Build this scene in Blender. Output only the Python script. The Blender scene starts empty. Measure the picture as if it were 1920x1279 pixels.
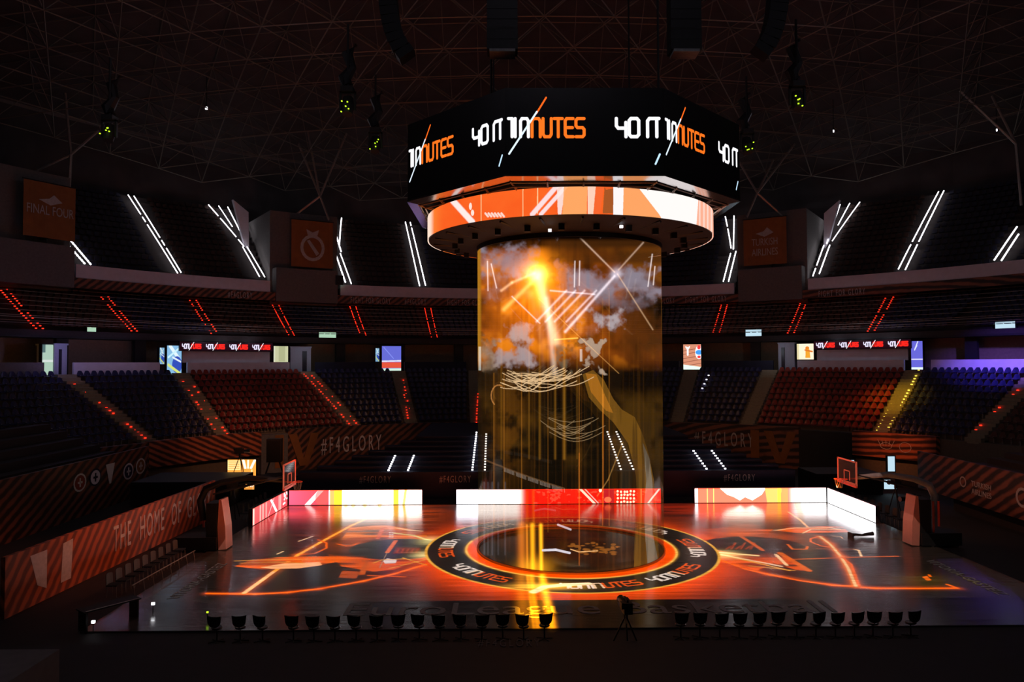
import bpy, bmesh, math, random
import numpy as np
from mathutils import Vector, Matrix
R = math.radians
CYC, PROJ_K = -0.77, 3.3
random.seed(7)
rng = np.random.default_rng(11)
S = bpy.context.scene
COL = S.collection

# ---------------------------------------------------------------- camera
FPX, CH, PITCH, YAW, ROLL = 1353.9, 8.5082, 0.0315, 0.0095, -0.0036
CX, CY = -2.9766, -34.3985
_fw = np.array([math.sin(YAW) * math.cos(PITCH), math.cos(YAW) * math.cos(PITCH), math.sin(PITCH)])
_rt = np.array([math.cos(YAW), -math.sin(YAW), 0.0])
_up = np.cross(_rt, _fw)
_r2 = _rt * math.cos(ROLL) + _up * math.sin(ROLL)
_u2 = _up * math.cos(ROLL) - _rt * math.sin(ROLL)
cam_d = bpy.data.cameras.new('camera')
cam_d.sensor_width = 36
cam_d.lens = FPX / 1920 * 36
cam_d.clip_end = 400
cam = bpy.data.objects.new('camera', cam_d)
COL.objects.link(cam)
cam.matrix_world = Matrix(((_r2[0], _u2[0], -_fw[0], CX), (_r2[1], _u2[1], -_fw[1], CY),
                           (_r2[2], _u2[2], -_fw[2], CH), (0, 0, 0, 1)))
S.camera = cam

# ---------------------------------------------------------------- view, world, large lights
S.view_settings.view_transform = 'Standard'
S.view_settings.look = 'None'
S.view_settings.exposure = 0
S.view_settings.gamma = 1
S.view_settings.use_curve_mapping = False
S.cycles.max_bounces = 5
S.cycles.diffuse_bounces = 2
S.cycles.glossy_bounces = 3
S.cycles.transparent_max_bounces = 12
S.cycles.sample_clamp_indirect = 3.0
S.cycles.use_denoising = True
W = bpy.data.worlds.new('world')
S.world = W
W.use_nodes = True
W.node_tree.nodes['Background'].inputs[0].default_value = (0.30, 0.28, 0.34, 1)
W.node_tree.nodes['Background'].inputs[1].default_value = 0.004


def lamp(name, kind, loc, energy, color, radius=0.5, target=None, size=60, blend=0.6):
    d = bpy.data.lights.new(name, kind)
    d.energy = energy
    d.color = color
    if kind == 'AREA':
        d.size = radius
    else:
        d.shadow_soft_size = radius
    if kind == 'SPOT':
        d.spot_size = R(size)
        d.spot_blend = blend
    o = bpy.data.objects.new(name, d)
    COL.objects.link(o)
    o.location = loc
    if target is not None:
        o.rotation_euler = (Vector(target) - Vector(loc)).to_track_quat('-Z', 'Y').to_euler()
    return o


# unseen fill lights added high in the roof for dim ambience
for i, (x, y, z, e) in enumerate([(0, -22, 30, 520), (-22, -14, 27, 420), (22, -14, 27, 420), (-20, 14, 23, 170), (20, 14, 23, 170)]):
    lamp('roof_fill', 'POINT', (x, y, z), e, (0.90, 0.82, 1.0), 0.6)
# blue purple wash over the right hand stand, and an added warm spot boosting its step lights
lamp('blue_wash', 'SPOT', (31.0, 11.0, 13.5), 11000, (0.22, 0.12, 1.0), 0.3, (35.0, 20.4, 8.1), 40, 1.0)
lamp('stair_fill', 'SPOT', (24.0, 17.0, 12.5), 2600, (1.0, 0.60, 0.02), 0.2, (27.9, 22.4, 5.8), 34, 0.9)
lamp('red_wash', 'SPOT', (16.0, 8.0, 13.0), 2200, (1.0, 0.22, 0.02), 0.2, (26.0, 22.4, 5.0), 18, 0.9)
lamp('right_wall_fill', 'SPOT', (12.0, 4.0, 13.0), 5200, (1.0, 0.30, 0.10), 0.2, (25.6, 18.6, 2.2), 15, 0.9)  # from here down, unseen spots added to brighten the printed walls
lamp('right_end_fill', 'SPOT', (8.0, 0.0, 13.0), 1500, (1.0, 0.34, 0.16), 0.2, (22.4, 4.0, 1.6), 40, 0.9)
lamp('left_fill', 'SPOT', (-8.0, -1.0, 12.5), 2600, (1.0, 0.30, 0.14), 0.3, (-19.6, -2.6, 1.2), 44, 1.0)
lamp('left_wall_fill', 'SPOT', (-10.0, 4.0, 13.0), 3200, (1.0, 0.42, 0.22), 0.2, (-23.0, 21.5, 2.2), 30, 1.0)
lamp('far_wall_fill', 'SPOT', (-6.0, 6.0, 13.0), 1800, (1.0, 0.50, 0.30), 0.2, (-16.5, 27.0, 1.8), 34, 1.0)
lamp('far_wall_fill', 'SPOT', (6.0, 6.0, 13.0), 1300, (1.0, 0.45, 0.22), 0.2, (17.5, 26.0, 1.8), 40, 1.0)
lamp('concourse_warm', 'POINT', (-40.6, 13.4, 9.3), 60, (1.0, 0.42, 0.05), 0.15)
lamp('booth_fill', 'POINT', (-34.3, 17.6, 9.7), 45, (0.50, 0.42, 1.0), 0.1)  # unseen points added to brighten the dark booths
lamp('booth_fill', 'POINT', (-20.6, 32.3, 9.6), 22, (0.75, 0.85, 1.0), 0.1)
lamp('booth_fill', 'POINT', (21.4, 31.8, 9.6), 26, (0.80, 0.88, 1.0), 0.1)
for t_ in (136.0, 133.0, 129.8, 48.6, 45.6, 42.6):  # unseen lamps added to brighten the pale concourse walls
    lamp('soffit_fill', 'POINT', (39.9 * math.cos(R(t_)), 39.9 * math.sin(R(t_)), 10.9), 14, (0.86, 0.82, 1.0), 0.1)
for t_ in (147.5, 144.5):  # two more unseen purple lamps, added as fill
    lamp('soffit_fill', 'POINT', (39.0 * math.cos(R(t_)), 39.0 * math.sin(R(t_)), 10.3), 14, (0.62, 0.50, 1.0), 0.1)

# ---------------------------------------------------------------- plan helpers
CAMV = np.array([CX, CY, CH])


def proj(P):
    d = np.asarray(P, float) - CAMV
    z = d @ _fw
    return 960 + FPX * (d @ _r2) / z, 639.5 - FPX * (d @ _u2) / z


def _ray(x, y):
    return _fw + _r2 * (x - 960) / FPX - _u2 * (y - 639.5) / FPX


def onr(x, y, r):
    """point of the round bowl wall of radius r: (degrees, height)"""
    d = _ray(x, y)
    a = d[0] ** 2 + d[1] ** 2
    b = 2 * (CX * d[0] + CY * d[1])
    c = CX ** 2 + CY ** 2 - r * r
    t = (-b + math.sqrt(b * b - 4 * a * c)) / 2 / a
    P = CAMV + t * d
    return math.degrees(math.atan2(P[1], P[0])), P[2]


def onfloor(x, y, z=0.0):
    d = _ray(x, y)
    P = CAMV + d * (z - CH) / d[2]
    return P[0], P[1]


def pol(deg, r, z=0.0):
    return (r * math.cos(R(deg)), r * math.sin(R(deg)), z)


# ---------------------------------------------------------------- picture painter (artwork for screens)
def sm(x):
    x = np.clip(x, 0, 1)
    return x * x * (3 - 2 * x)


class Art:
    def __init__(s, x0, x1, y0, y1, w, h, base=(0, 0, 0)):
        s.x0, s.x1, s.y0, s.y1, s.w, s.h = x0, x1, y0, y1, w, h
        s.a = np.zeros((h, w, 3)) + np.array(base)
        s.X, s.Y = np.meshgrid(x0 + (np.arange(w) + .5) / w * (x1 - x0), y0 + (np.arange(h) + .5) / h * (y1 - y0))

    def box(s, xa, xb, ya, yb):
        def ix(v, a, b, n):
            return int(np.clip((v - a) / (b - a) * n, 0, n))
        i = sorted((ix(xa, s.x0, s.x1, s.w), ix(xb, s.x0, s.x1, s.w)))
        j = sorted((ix(ya, s.y0, s.y1, s.h), ix(yb, s.y0, s.y1, s.h)))
        return slice(j[0], min(j[1] + 1, s.h)), slice(i[0], min(i[1] + 1, s.w))

    def blend(s, sl, al, col, add=False):
        al = al[..., None]
        c = np.array(col)
        s.a[sl] = s.a[sl] + al * c if add else s.a[sl] * (1 - al) + al * c

    def line(s, pts, w, col, soft=.5, add=False, k=1.0):
        m = w * (1 + soft) + 1e-6
        for (ax, ay), (bx, by) in zip(pts[:-1], pts[1:]):
            sl = s.box(min(ax, bx) - m, max(ax, bx) + m, min(ay, by) - m, max(ay, by) + m)
            X, Y = s.X[sl], s.Y[sl]
            if X.size == 0:
                continue
            dx, dy = bx - ax, by - ay
            t = np.clip(((X - ax) * dx + (Y - ay) * dy) / (dx * dx + dy * dy + 1e-12), 0, 1)
            d = np.hypot(X - ax - t * dx, Y - ay - t * dy)
            s.blend(sl, k * sm((w * (1 + soft) / 2 - d) / (w * soft / 2 + 1e-9)) if not add else k * np.exp(-(d / (w / 2)) ** 2), col, add)

    def poly(s, pts, col, k=1.0, add=False, tex=None):
        xs, ys = [p[0] for p in pts], [p[1] for p in pts]
        sl = s.box(min(xs), max(xs), min(ys), max(ys))
        X, Y = s.X[sl], s.Y[sl]
        if X.size == 0:
            return
        ins = np.zeros(X.shape, bool)
        n = len(pts)
        for i in range(n):
            (ax, ay), (bx, by) = pts[i], pts[(i + 1) % n]
            if ay == by:
                continue
            c = ((ay > Y) != (by > Y)) & (X < (bx - ax) * (Y - ay) / (by - ay) + ax)
            ins ^= c
        s.blend(sl, ins * float(k) * (1 if tex is None else tex[sl]), col, add)

    def glow(s, cx, cy, rx, ry, col, k=1.0, p=2.0):
        sl = s.box(cx - 3 * rx, cx + 3 * rx, cy - 3 * ry, cy + 3 * ry)
        X, Y = s.X[sl], s.Y[sl]
        q = ((X - cx) / rx) ** 2 + ((Y - cy) / ry) ** 2
        s.blend(sl, k * np.exp(-q ** (p / 2)), col, True)

    def oval(s, cx, cy, rx, ry, col, k=1.0, soft=.08):
        sl = s.box(cx - rx, cx + rx, cy - ry, cy + ry)
        X, Y = s.X[sl], s.Y[sl]
        q = np.sqrt(((X - cx) / rx) ** 2 + ((Y - cy) / ry) ** 2)
        s.blend(sl, k * sm((1 - q) / soft), col)

    def image(s, name, arr=None, flip=False):
        a = s.a if arr is None else arr
        h, w = a.shape[:2]
        im = bpy.data.images.new(name, w, h, float_buffer=True)
        im.colorspace_settings.name = 'Non-Color'
        px = np.ones((h, w, 4), np.float32)
        px[..., :3] = a[::-1] if flip else a
        im.pixels.foreach_set(px.ravel())
        im.update()
        im.pack()
        return im


def noise(h, w, ny, nx, oct=3):
    out = np.zeros((h, w))
    amp = 1.0
    for o in range(oct):
        g = rng.random((ny + 2, nx + 2))
        yy = np.linspace(0, ny, h)
        xx = np.linspace(0, nx, w)
        iy, ix = yy.astype(int), xx.astype(int)
        fy, fx = sm(yy - iy)[:, None], sm(xx - ix)[None]
        out += amp * ((g[iy][:, ix] * (1 - fy) + g[iy + 1][:, ix] * fy) * (1 - fx) + (g[iy][:, ix + 1] * (1 - fy) + g[iy + 1][:, ix + 1] * fy) * fx)
        amp *= .5
        ny, nx = ny * 2, nx * 2
    return out / 1.75


GL = {
    '4': ([[(0, 1), (0, .6), (.12, .47), (.62, .47)], [(.62, .78), (.62, 0)]], .62),
    '0': ([[(.12, 0), (0, .12), (0, .88), (.12, 1), (.5, 1), (.62, .88), (.62, .12), (.5, 0), (.12, 0)]], .62),
    'M': ([[(0, 0), (0, .86), (.12, 1), (.72, 1)], [(.58, .96), (.58, 0)]], .72),
    '7': ([[(0, 1), (.25, 1), (.25, 0)]], .25),
    'I': ([[(0, 1), (0, 0)]], 0.0),
    'N': ([[(0, 0), (0, .86), (.12, 1), (.5, 1), (.62, .86), (.62, 0)]], .62),
    'U': ([[(0, 1), (0, .14), (.12, 0), (.5, 0), (.62, .14), (.62, 1)]], .62),
    'T': ([[(0, 1), (.62, 1)], [(.31, 1), (.31, 0)]], .62),
    'E': ([[(.6, 1), (.12, 1), (0, .88), (0, .12), (.12, 0), (.6, 0)], [(0, .5), (.55, .5)]], .6),
    'S': ([[(.62, 1), (.12, 1), (0, .9), (0, .6), (.12, .5), (.5, .5), (.62, .4), (.62, .1), (.5, 0), (0, 0)]], .62),
    'W': ([[(0, 1), (0, .12), (.1, 0), (.35, .1), (.35, .8)], [(.35, .1), (.6, 0), (.7, .12), (.7, 1)]], .7),
    ' ': ([], .35),
}


def glyphs(art, text, f, wd, cols, gap=.22, k=1.0, soft=.35):
    """f maps (advance, height 0..1) to picture coordinates"""
    x = 0.0
    for i, ch in enumerate(text):
        st, w = GL[ch]
        for pl in st:
            art.line([f(x + px, py) for px, py in pl], wd, cols[i], soft=soft, k=k)
        x += w + gap
    return x


WHT, ORG, LBL = (1.0, 1.0, 1.05), (1.0, .17, .012), (.55, .8, 1.0)

# ---------------------------------------------------------------- artwork
def art_octagon():
    A = Art(950, 1240, 325, 170, 1160, 620, (.0, .0, .0))
    def put(t, x0, cols, h=32, y=256, sx=25, wd=4.4):
        return glyphs(A, t, lambda a, b: (x0 + a * sx, y - b * h), wd, cols)
    put('7I', 956, [WHT, WHT], sx=26, wd=4.6)
    put('N', 978, [WHT], sx=23, wd=4.6)
    put('NUTES', 999, [ORG] * 5, sx=24, wd=4.6)
    put('40', 1153, [WHT] * 2, sx=28, wd=5)
    put('M', 1210, [WHT], sx=29, wd=5)
    A.line([(1025, 187), (1007, 215)], 2.4, (1, .14, .01))
    A.line([(1008, 212), (957, 286)], 2.6, (.75, .88, 1.0))
    A.line([(1232, 287), (1224, 304)], 2.6, LBL)
    return A.image('octagon_art', flip=False)


def ribbon_art(n):
    A = Art(0, n * 4.6, 1, 0, 320 * n, 72, (.012, .0, .004))
    for k in range(n):
        x0 = k * 4.6 + .5
        glyphs(A, '40MI', lambda a, b: (x0 + a * .55, .76 - b * .5), .13, [(.85, .8, 1)] * 4, gap=.12)
        glyphs(A, 'NUTES', lambda a, b: (x0 + 1.75 + a * .55, .74 - b * .46), .17, [(1, .02, .012)] * 5, gap=.05)
        A.line([(x0 + 1.25, 1.0), (x0 + 2.2, 0.0)], .09, (.95, .95, 1))
    return A.image('ribbon_art', flip=False)


def warp(A, r, z0, z1, w, h, cyc, back=.2):
    """bake a painted picture on a cylinder of radius r: u = angle 0..360, v = z"""
    th = (np.arange(w) + .5) / w * 2 * np.pi
    z = z0 + (np.arange(h) + .5) / h * (z1 - z0)
    TH, Z = np.meshgrid(th, z)
    fr = ((np.cos(TH) * (CX) + np.sin(TH) * (CY - cyc)) > r)
    TS = np.where(fr, TH, -TH)
    P = np.stack([r * np.cos(TS), cyc + r * np.sin(TS), Z], -1)
    px, py = proj(P)
    i = np.clip(((px - A.x0) / (A.x1 - A.x0) * A.w), 0, A.w - 1).astype(int)
    j = np.clip(((py - A.y0) / (A.y1 - A.y0) * A.h), 0, A.h - 1).astype(int)
    return A.a[j, i] * np.where(fr, 1.0, back)[..., None]


def art_ring():
    A = Art(800, 1345, 335, 448, 1635, 340, (1.0, .13, .012))
    X, Y = A.X, A.Y
    def lerp(c0, c1, t):
        return np.array(c0) * (1 - t[..., None]) + np.array(c1) * t[..., None]
    A.a = lerp((.95, .10, .012), (1.0, .15, .02), noise(A.h, A.w, 4, 20))
    A.blend(slice(None), sm((835 - X) / 35), (1.0, .25, .03))
    A.blend(slice(None), sm((815 - X) / 10), (1.0, .75, .6))
    A.line([(845, 372), (885, 416)], 8, (1, .85, .8), soft=.8)
    A.oval(882, 387, 3, 7, (1, .8, .7)); A.oval(886, 399, 3, 6, (1, .8, .7))
    for x in range(910, 945, 6):
        A.line([(x, 400), (x + 5, 406)], 3, (1, .7, .6))
    for x in (902, 980.5):
        A.line([(x, 340), (x, 420)], 1.2, (1, .6, .3))
    A.line([(1008, 340), (1008, 400)], 1.6, (1, .6, .3))
    A.line([(998, 402), (1052, 340)], 6, (1, .75, .75), soft=.9)
    A.line([(1014, 402), (1070, 340)], 5, (1, .75, .75), soft=.9)
    A.poly([(1044, 340), (1062, 340), (1052, 405), (1046, 405)], (1, .85, .8), .8)
    A.poly([(1058, 340), (1102, 340), (1100, 405), (1054, 405)], (1, .42, .14), .9)
    A.poly([(1102, 340), (1120, 340), (1114, 405), (1102, 405)], (1, .7, .55), .9)
    A.poly([(1118, 340), (1134, 340), (1124, 405), (1112, 405)], (.95, .14, .03))
    A.poly([(1134, 345), (1152, 345), (1150, 400), (1130, 400)], (.32, .09, .02), .9)
    A.poly([(1130, 340), (1152, 340), (1152, 353), (1136, 356)], (.9, .12, .02), .9)
    A.poly([(1150, 335), (1172, 335), (1170, 410), (1150, 410)], (1, .95, .95))
    A.poly([(1170, 335), (1190, 335), (1245, 415), (1168, 410)], (1, .38, .13))
    A.poly([(1184, 335), (1345, 335), (1345, 448), (1252, 430), (1236, 402)], (1.05, .98, .95))
    A.poly([(1312, 340), (1345, 340), (1345, 448), (1304, 448)], (1, .45, .3))
    for x in (1312, 1320, 1327, 1334):
        A.line([(x, 340), (x, 448)], 2.4, (1, .75, .65), k=.8)
    return A.image('ring_art', warp(A, 6.55, 14.15, 15.2, 4096, 96, CYC, 1.0))


def art_gauze():
    A = Art(890, 1255, 430, 1090, 1095, 1980, (0, 0, 0))
    X, Y = A.X, A.Y
    n1, n2, n3 = noise(A.h, A.w, 9, 6, 4), noise(A.h, A.w, 22, 12, 4), noise(A.h, A.w, 5, 60, 3)
    def mix(al, c):
        A.blend(slice(None), np.clip(al, 0, 1), c)
    up = sm((700 - Y) / 60) * sm((Y - 458) / 20)
    mix(np.ones_like(X), (.004, .0022, .0008))
    mix(up * sm((n1 - .22) * 3), (.36, .075, .004))
    mix(up * sm((n1 - .50) * 7), (.80, .22, .008))
    mix(up * sm((n2 - .62) * 6) * .8, (.12, .035, .004))
    mix(sm((X - 1120) / 70) * up * .85 * sm((n1 - .1) * 3), (.05, .016, .003))
    mix(sm((X - 1010) / 30) * sm((500 - Y) / 12) * .8, (.06, .018, .003))
    # pale patches
    G = (.27, .24, .30)
    edge = (n2 - .5) * 46 + (noise(A.h, A.w, 70, 40, 3) - .5) * 26
    def patch(x0, x1, y0, y1, c, k=1.0, s=14):
        d = np.minimum(np.minimum(X - x0, x1 - X), np.minimum(Y - y0, y1 - Y)) + edge
        mix(k * sm(d / s / 1.25) * (.72 + .28 * sm(n2 * 2 - .5)), c)
    patch(890, 1012, 452, 526, G, .95, 20)
    patch(1052, 1246, 498, 560, G, .9, 22)
    patch(1108, 1232, 540, 590, (.17, .145, .18), .7, 26)
    patch(1098, 1168, 578, 612, (.42, .36, .38), .95)
    patch(1058, 1120, 590, 618, (.5, .42, .44), .5)
    patch(905, 960, 490, 570, (.25, .2, .22), .6, 26)
    patch(944, 1004, 606, 636, (.42, .34, .33), .95)
    patch(925, 1004, 652, 688, (.36, .31, .33), .9)
    mix(np.exp(-((X - 1020) / 75) ** 2 - ((Y - 575) / 70) ** 2) * .55 * sm((n3 - .2) * 2), (.85, .20, .006))
    patch(905, 930, 640, 700, (.3, .2, .12), .6)
    patch(1100, 1124, 646, 690, (.45, .33, .24), .9, 6)
    patch(1035, 1060, 640, 690, (.12, .12, .08), .6, 6)
    patch(1055, 1062, 500, 540, (.5, .12, .01), .7)
    # dark figures
    mix(sm(((1 - ((X - 925) / 40) ** 2 - ((Y - 745) / 55) ** 2) + (n2 - .5)) * 3) * .9, (.008, .005, .002))
    mix(sm((Y - 735) / 30) * .92, (.004, .003, .0012))
    mix(sm((n1 - .55) * 5) * sm((Y - 720) / 40) * sm((900 - Y) / 60) * .35, (.13, .055, .006))
    mix(np.exp(-((X - 955) / 35) ** 2 - ((Y - 790) / 95) ** 2) * .5 * sm((n2 - .35) * 4), (.16, .055, .004))
    for x_, k_ in ((908, .5), (915, .35), (923, .5), (934, .3), (947, .35)):
        A.line([(x_, 905), (x_, 1040)], 3.0, (.10, .10, .12), add=True, k=k_)
    # reclining bronze limb on the right
    limb = [(1092, 702), (1112, 694), (1132, 712), (1150, 748), (1166, 768), (1190, 782), (1204, 812), (1216, 850),
            (1226, 900), (1232, 960), (1236, 1070), (1188, 1070), (1196, 960), (1192, 890), (1178, 832), (1150, 792), (1124, 768), (1104, 745)]
    A.poly(limb, (.17, .075, .008), .85)

    A.poly([(1098, 700), (1118, 702), (1134, 740), (1150, 775), (1136, 770), (1108, 735)], (.42, .15, .012), .75)
    A.poly([(1205, 830), (1218, 860), (1226, 930), (1224, 1000), (1236, 1060), (1214, 1060), (1206, 960), (1212, 900)], (.22, .18, .13), .8)
    A.poly([(1196, 880), (1208, 880), (1206, 1050), (1188, 1050)], (.12, .06, .01), .6)
    mix(sm((n3 - .42) * 4) * sm((Y - 740) / 60) * sm((X - 1120) / 40) * .6, (.03, .015, .004))
    # light beams and star
    L = (.85, .75, .80)
    A.line([(1008, 515), (1042, 640)], 16, (1.1, .75, .45), add=True, k=.8)
    A.line([(1024, 560), (1040, 700)], 9, (.5, .42, .35), add=True, k=.7)
    A.line([(1012, 515), (945, 580)], 8, (1, .55, .15), add=True, k=.7)
    A.line([(940, 545), (960, 530), (1003, 512)], 5, (1, .6, .3), add=True, k=.6)
    A.line([(1060, 622), (1152, 518)], 5, L, add=True, k=.75)
    A.line([(1088, 446), (1152, 510)], 3.0, (.6, .42, .3), add=True, k=.8)
    A.line([(1206, 455), (1160, 506)], 3.0, (.6, .42, .3), add=True, k=.6)
    A.line([(1158, 514), (1224, 618)], 2.6, (.6, .38, .2), add=True, k=.6)
    A.glow(1157, 512, 9, 9, (.5, .5, .6), 1)
    for dx in (0, 17, 34, 56):
        A.line([(1006 + dx, 603), (1062 + dx, 545)], 4, L, add=True, k=.55)
    A.line([(960, 556), (1012, 606)], 2.4, L, add=True, k=.6)
    A.line([(1032, 545), (1115, 552)], 3, L, add=True, k=.6)
    A.line([(1010, 560), (1160, 700)], 1.6, (.6, .3, .08), add=True, k=.6)
    A.line([(1040, 637), (1083, 634)], 2.4, (1, .6, .1), add=True, k=.8)
    for xa, ya, xb, yb in [(1078, 490, 1077, 538), (1087, 490, 1086, 535), (1223, 477, 1215, 537), (1228, 500, 1225, 534), (921, 495, 931, 540), (914, 490, 915, 545)]:
        A.line([(xa, ya), (xb, yb)], 2.2, (.85, .75, .72), add=True, k=.8)
    A.glow(1008, 514, 34, 26, (1.5, .42, .01), 1.0); A.glow(1000, 560, 46, 60, (.7, .14, .0), .7)
    A.glow(1008, 514, 15, 13, (3.2, 1.6, .25), 1.4)
    A.glow(1012, 545, 9, 30, (1.2, .6, .02), .9)
    # curls of light
    for i in range(22):
        xa = 938 + rng.random() * 60
        xb = xa + 60 + rng.random() * 60
        y0 = 694 + rng.random() * 30
        dip = 4 + rng.random() * 16
        ph = rng.random() * 6
        pts = [(xa + (xb - xa) * t, y0 + dip * math.sin(math.pi * t) + 3 * math.sin(7 * t + ph) - 10 * t) for t in np.linspace(0, 1, 14)]
        A.line(pts, 1.2, (.75, .5, .26), k=.8)
    for i in range(11):
        xa = 1008 + rng.random() * 45
        xb = xa + 50 + rng.random() * 50
        y0 = 780 + rng.random() * 40
        dip = 8 + rng.random() * 14
        pts = [(xa + (xb - xa) * t, y0 + dip * math.sin(math.pi * t)) for t in np.linspace(0, 1, 12)]
        A.line(pts, 1.1, (.26, .17, .08), k=.7)
    pts = [(935 + 14 * math.cos(t) , 742 + 20 * math.sin(t)) for t in np.linspace(2.2, 5.2, 10)]
    A.line(pts, 2, (.4, .16, .04), k=.8)
    # curved band of small lettering
    band = [(908 + 150 * t, 862 + 62 * t - 8 * t * t) for t in np.linspace(0, 1, 20)]
    A.line(band, 2.5, (.10, .05, .02), k=.8)
    for i in range(46):
        t = .25 + i / 60
        if i % 9 == 8:
            continue
        x, y = 908 + 150 * t, 866 + 62 * t - 8 * t * t
        A.line([(x, y - 3), (x + .5, y + 3)], 1.4, (.17, .13, .1), k=.8)
    # hanging threads of light
    for i in range(70):
        x = 903 + rng.random() * 336
        y0 = 520 + rng.random() * 330
        y1 = y0 + 120 + rng.random() * 330
        c = rng.random()
        A.line([(x, y0), (x, min(y1, 1072))], 1.2 + rng.random() * 2.2, (.30 * c + .05, .10 * c + .02, .008), add=True, k=.5 if y0 < 600 and c > .6 else .06)
    for x, w_, k_ in [(1058, 5, .8), (1041, 4, .5), (1082, 2, .4), (1012, 4, .5), (992, 3, .4), (1130, 2, .3), (940, 4, .3)]:
        A.line([(x, 560), (x, 860)], w_, (.6, .25, .02), add=True, k=k_ * .4)
    for x in (926, 945, 978, 1086, 1130):
        A.line([(x, 700), (x, 985)], 2, (.28, .10, .01), add=True, k=.6)
    for x, a0 in ((1086, 850), (1131, 740)):
        A.line([(x, a0), (x, a0 + 210)], 1.8, (.5, .12, .01), add=True, k=.6)
    A.line([(1168, 830), (1140, 900), (1120, 930)], 2, (.4, .2, .05), add=True, k=.6)
    # drapery near the base
    mix(sm((n3 - .45) * 3) * sm((Y - 890) / 60) * sm((940 - X) / 30) * .5, (.05, .05, .06))
    for x, w_, c in [(998, 8, (1.3, .50, .01)), (978, 14, (.6, .15, .01)), (1014, 6, (1.7, .68, .02)), (988, 4, (.7, .2, .01))]:
        A.line([(x, 985), (x + 1, 1076)], w_, c, add=True, k=1.0)
    A.glow(1003, 1064, 26, 16, (1.0, .4, .01), .8)
    A.line([(1018, 1032), (1042, 1031), (1068, 1037)], 3.5, (.75, .72, .8), k=.9)
    A.line([(1046, 984), (1070, 993)], 3, (.6, .55, .6), k=.8)
    for i in range(40):
        x, y = 1070 + rng.random() * 90, 1018 + rng.random() * 22
        A.oval(x, y, 3 + rng.random() * 6, 1 + rng.random() * 2.5, (.30, .10, .012), .7, .5)
    A.line([(1070, 1030), (1085, 1035), (1120, 1033)], 1.5, (.9, .5, .2), k=.9)
    mix(sm((455 - Y) / 10), (0, 0, 0))
    # silhouettes of the tube: bright thin hem on both sides
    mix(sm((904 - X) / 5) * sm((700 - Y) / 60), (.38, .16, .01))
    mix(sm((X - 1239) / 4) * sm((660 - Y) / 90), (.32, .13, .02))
    return A.image('gauze_art', warp(A, 4.25, .02, 13.75, 3072, 1400, CYC, .10))


def art_board(x0, x1, kind):
    w = int((x1 - x0) * 3)
    A = Art(x0, x1, 1, 0, w, 64, (1, 1, 1))
    X, Y = A.X, A.Y
    def strip(a, b, c, lean=0.0, k=1.0):
        A.poly([(a - lean, 1.01), (b - lean, 1.01), (b + lean, -.01), (a + lean, -.01)], c, k)
    def slant(p, q, w_, c_, k_=1.0):
        A.poly([(p, -.01), (p + w_, -.01), (q + w_, 1.01), (q, 1.01)], c_, k_)
    if kind == 'far_left':
        A.a[:] = (1.15, 1.08, .98)
        strip(530, 616, (.52, .075, .10))
        A.blend(slice(None), sm((600 - X) / 70) * .5, (.40, .12, .22))
        slant(596, 570, 11, (1, .55, .55))
        A.oval(603, .5, 13, .62, (.62, .10, .09), .7)
        strip(618, 626, (1.0, .30, .12)); strip(626, 641, (.62, .44, .05))
        strip(641, 742, (1.3, 1.28, 1.2))
        for x in (648, 662, 684, 712): A.oval(x, 1.0, 7, .3, (1, .68, .2), .8, .8)
        strip(738, 748, (.62, .46, .07)); strip(757, 762, (.8, .6, .16), 2)
        strip(786, 794, (1.1, .92, .85))
    elif kind == 'far_mid':
        A.a[:] = (1.2, 1.2, 1.3)
        A.blend(slice(None), sm((X - 966) / 22), (.95, .02, .012))
        A.blend(slice(None), (X > 1000) * (noise(64, w, 5, 40) > .62) * .25, (1, .3, .2))
        slant(1085, 1112, 6, (1, .6, .55)); slant(1095, 1121, 3, (1, .4, .4))
        A.poly([(1132, 0), (1152, 0), (1152, 1), (1132, 1)], (.28, .02, .05), .8)
        A.oval(1126, .1, 3, .14, (1, .8, .7)); A.oval(1140, .75, 7, .2, (1, .2, .12))
        for i in range(6):
            for j in range(4):
                A.oval(1158 + i * 6 + rng.random() * 2, .15 + j * .24 + rng.random() * .06, 2.2, .085, (1, .7, .6))
        slant(1236, 1214, 4, (1, .55, .55)); A.line([(1203, 0), (1203, 1)], 2, (.9, .2, .1))
    elif kind == 'far_right':
        A.a[:] = (.95, .20, .13)
        strip(1298, 1308, (1.15, 1, 1))
        for x in (1326, 1338): A.line([(x, 0), (x, 1)], 1.2, (1, .65, .2))
        A.poly([(1350, 0), (1438, 0), (1430, .45), (1412, .85), (1398, .62), (1388, .85), (1376, .6), (1364, .45)], (1.25, 1.15, 1.0))
        A.poly([(1436, 0), (1470, 0), (1462, 1), (1440, 1)], (1, .40, .14))
        strip(1460, 1467, (1, .50, .08)); strip(1468, 1480, (1, .3, .12))
        A.blend(slice(None), sm((X - 1478) / 26), (1.3, 1.26, 1.25))
        A.poly([(1500, 0), (1512, 0), (1504, 1), (1492, 1)], (1, .75, .5), .6)
    elif kind == 'side_left':
        A.a[:] = (.66, .09, .10)
        for x, c in [(474, 1), (486, .6), (491, .6), (497, .5), (523, .5), (526, .6)]:
            A.line([(x, 0), (x, 1)], 2.2, (1, .45, .4), k=c)
        slant(504, 516, 4, (1, .6, .6)); slant(512, 500, 1.5, (1, .35, .35))
        for i in range(12):
            A.oval(532 + rng.random() * 9, rng.random(), 1.4, .07, (1, .75, .7))
    else:
        A.a[:] = (1.25, 1.24, 1.28)
    A.blend(slice(None), sm((.06 - Y) / .06) * .6, (1, .1, .05))
    A.a = np.clip(A.a, 0, 1.3) ** 1.35
    return A.image('board_art', flip=False)


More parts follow.
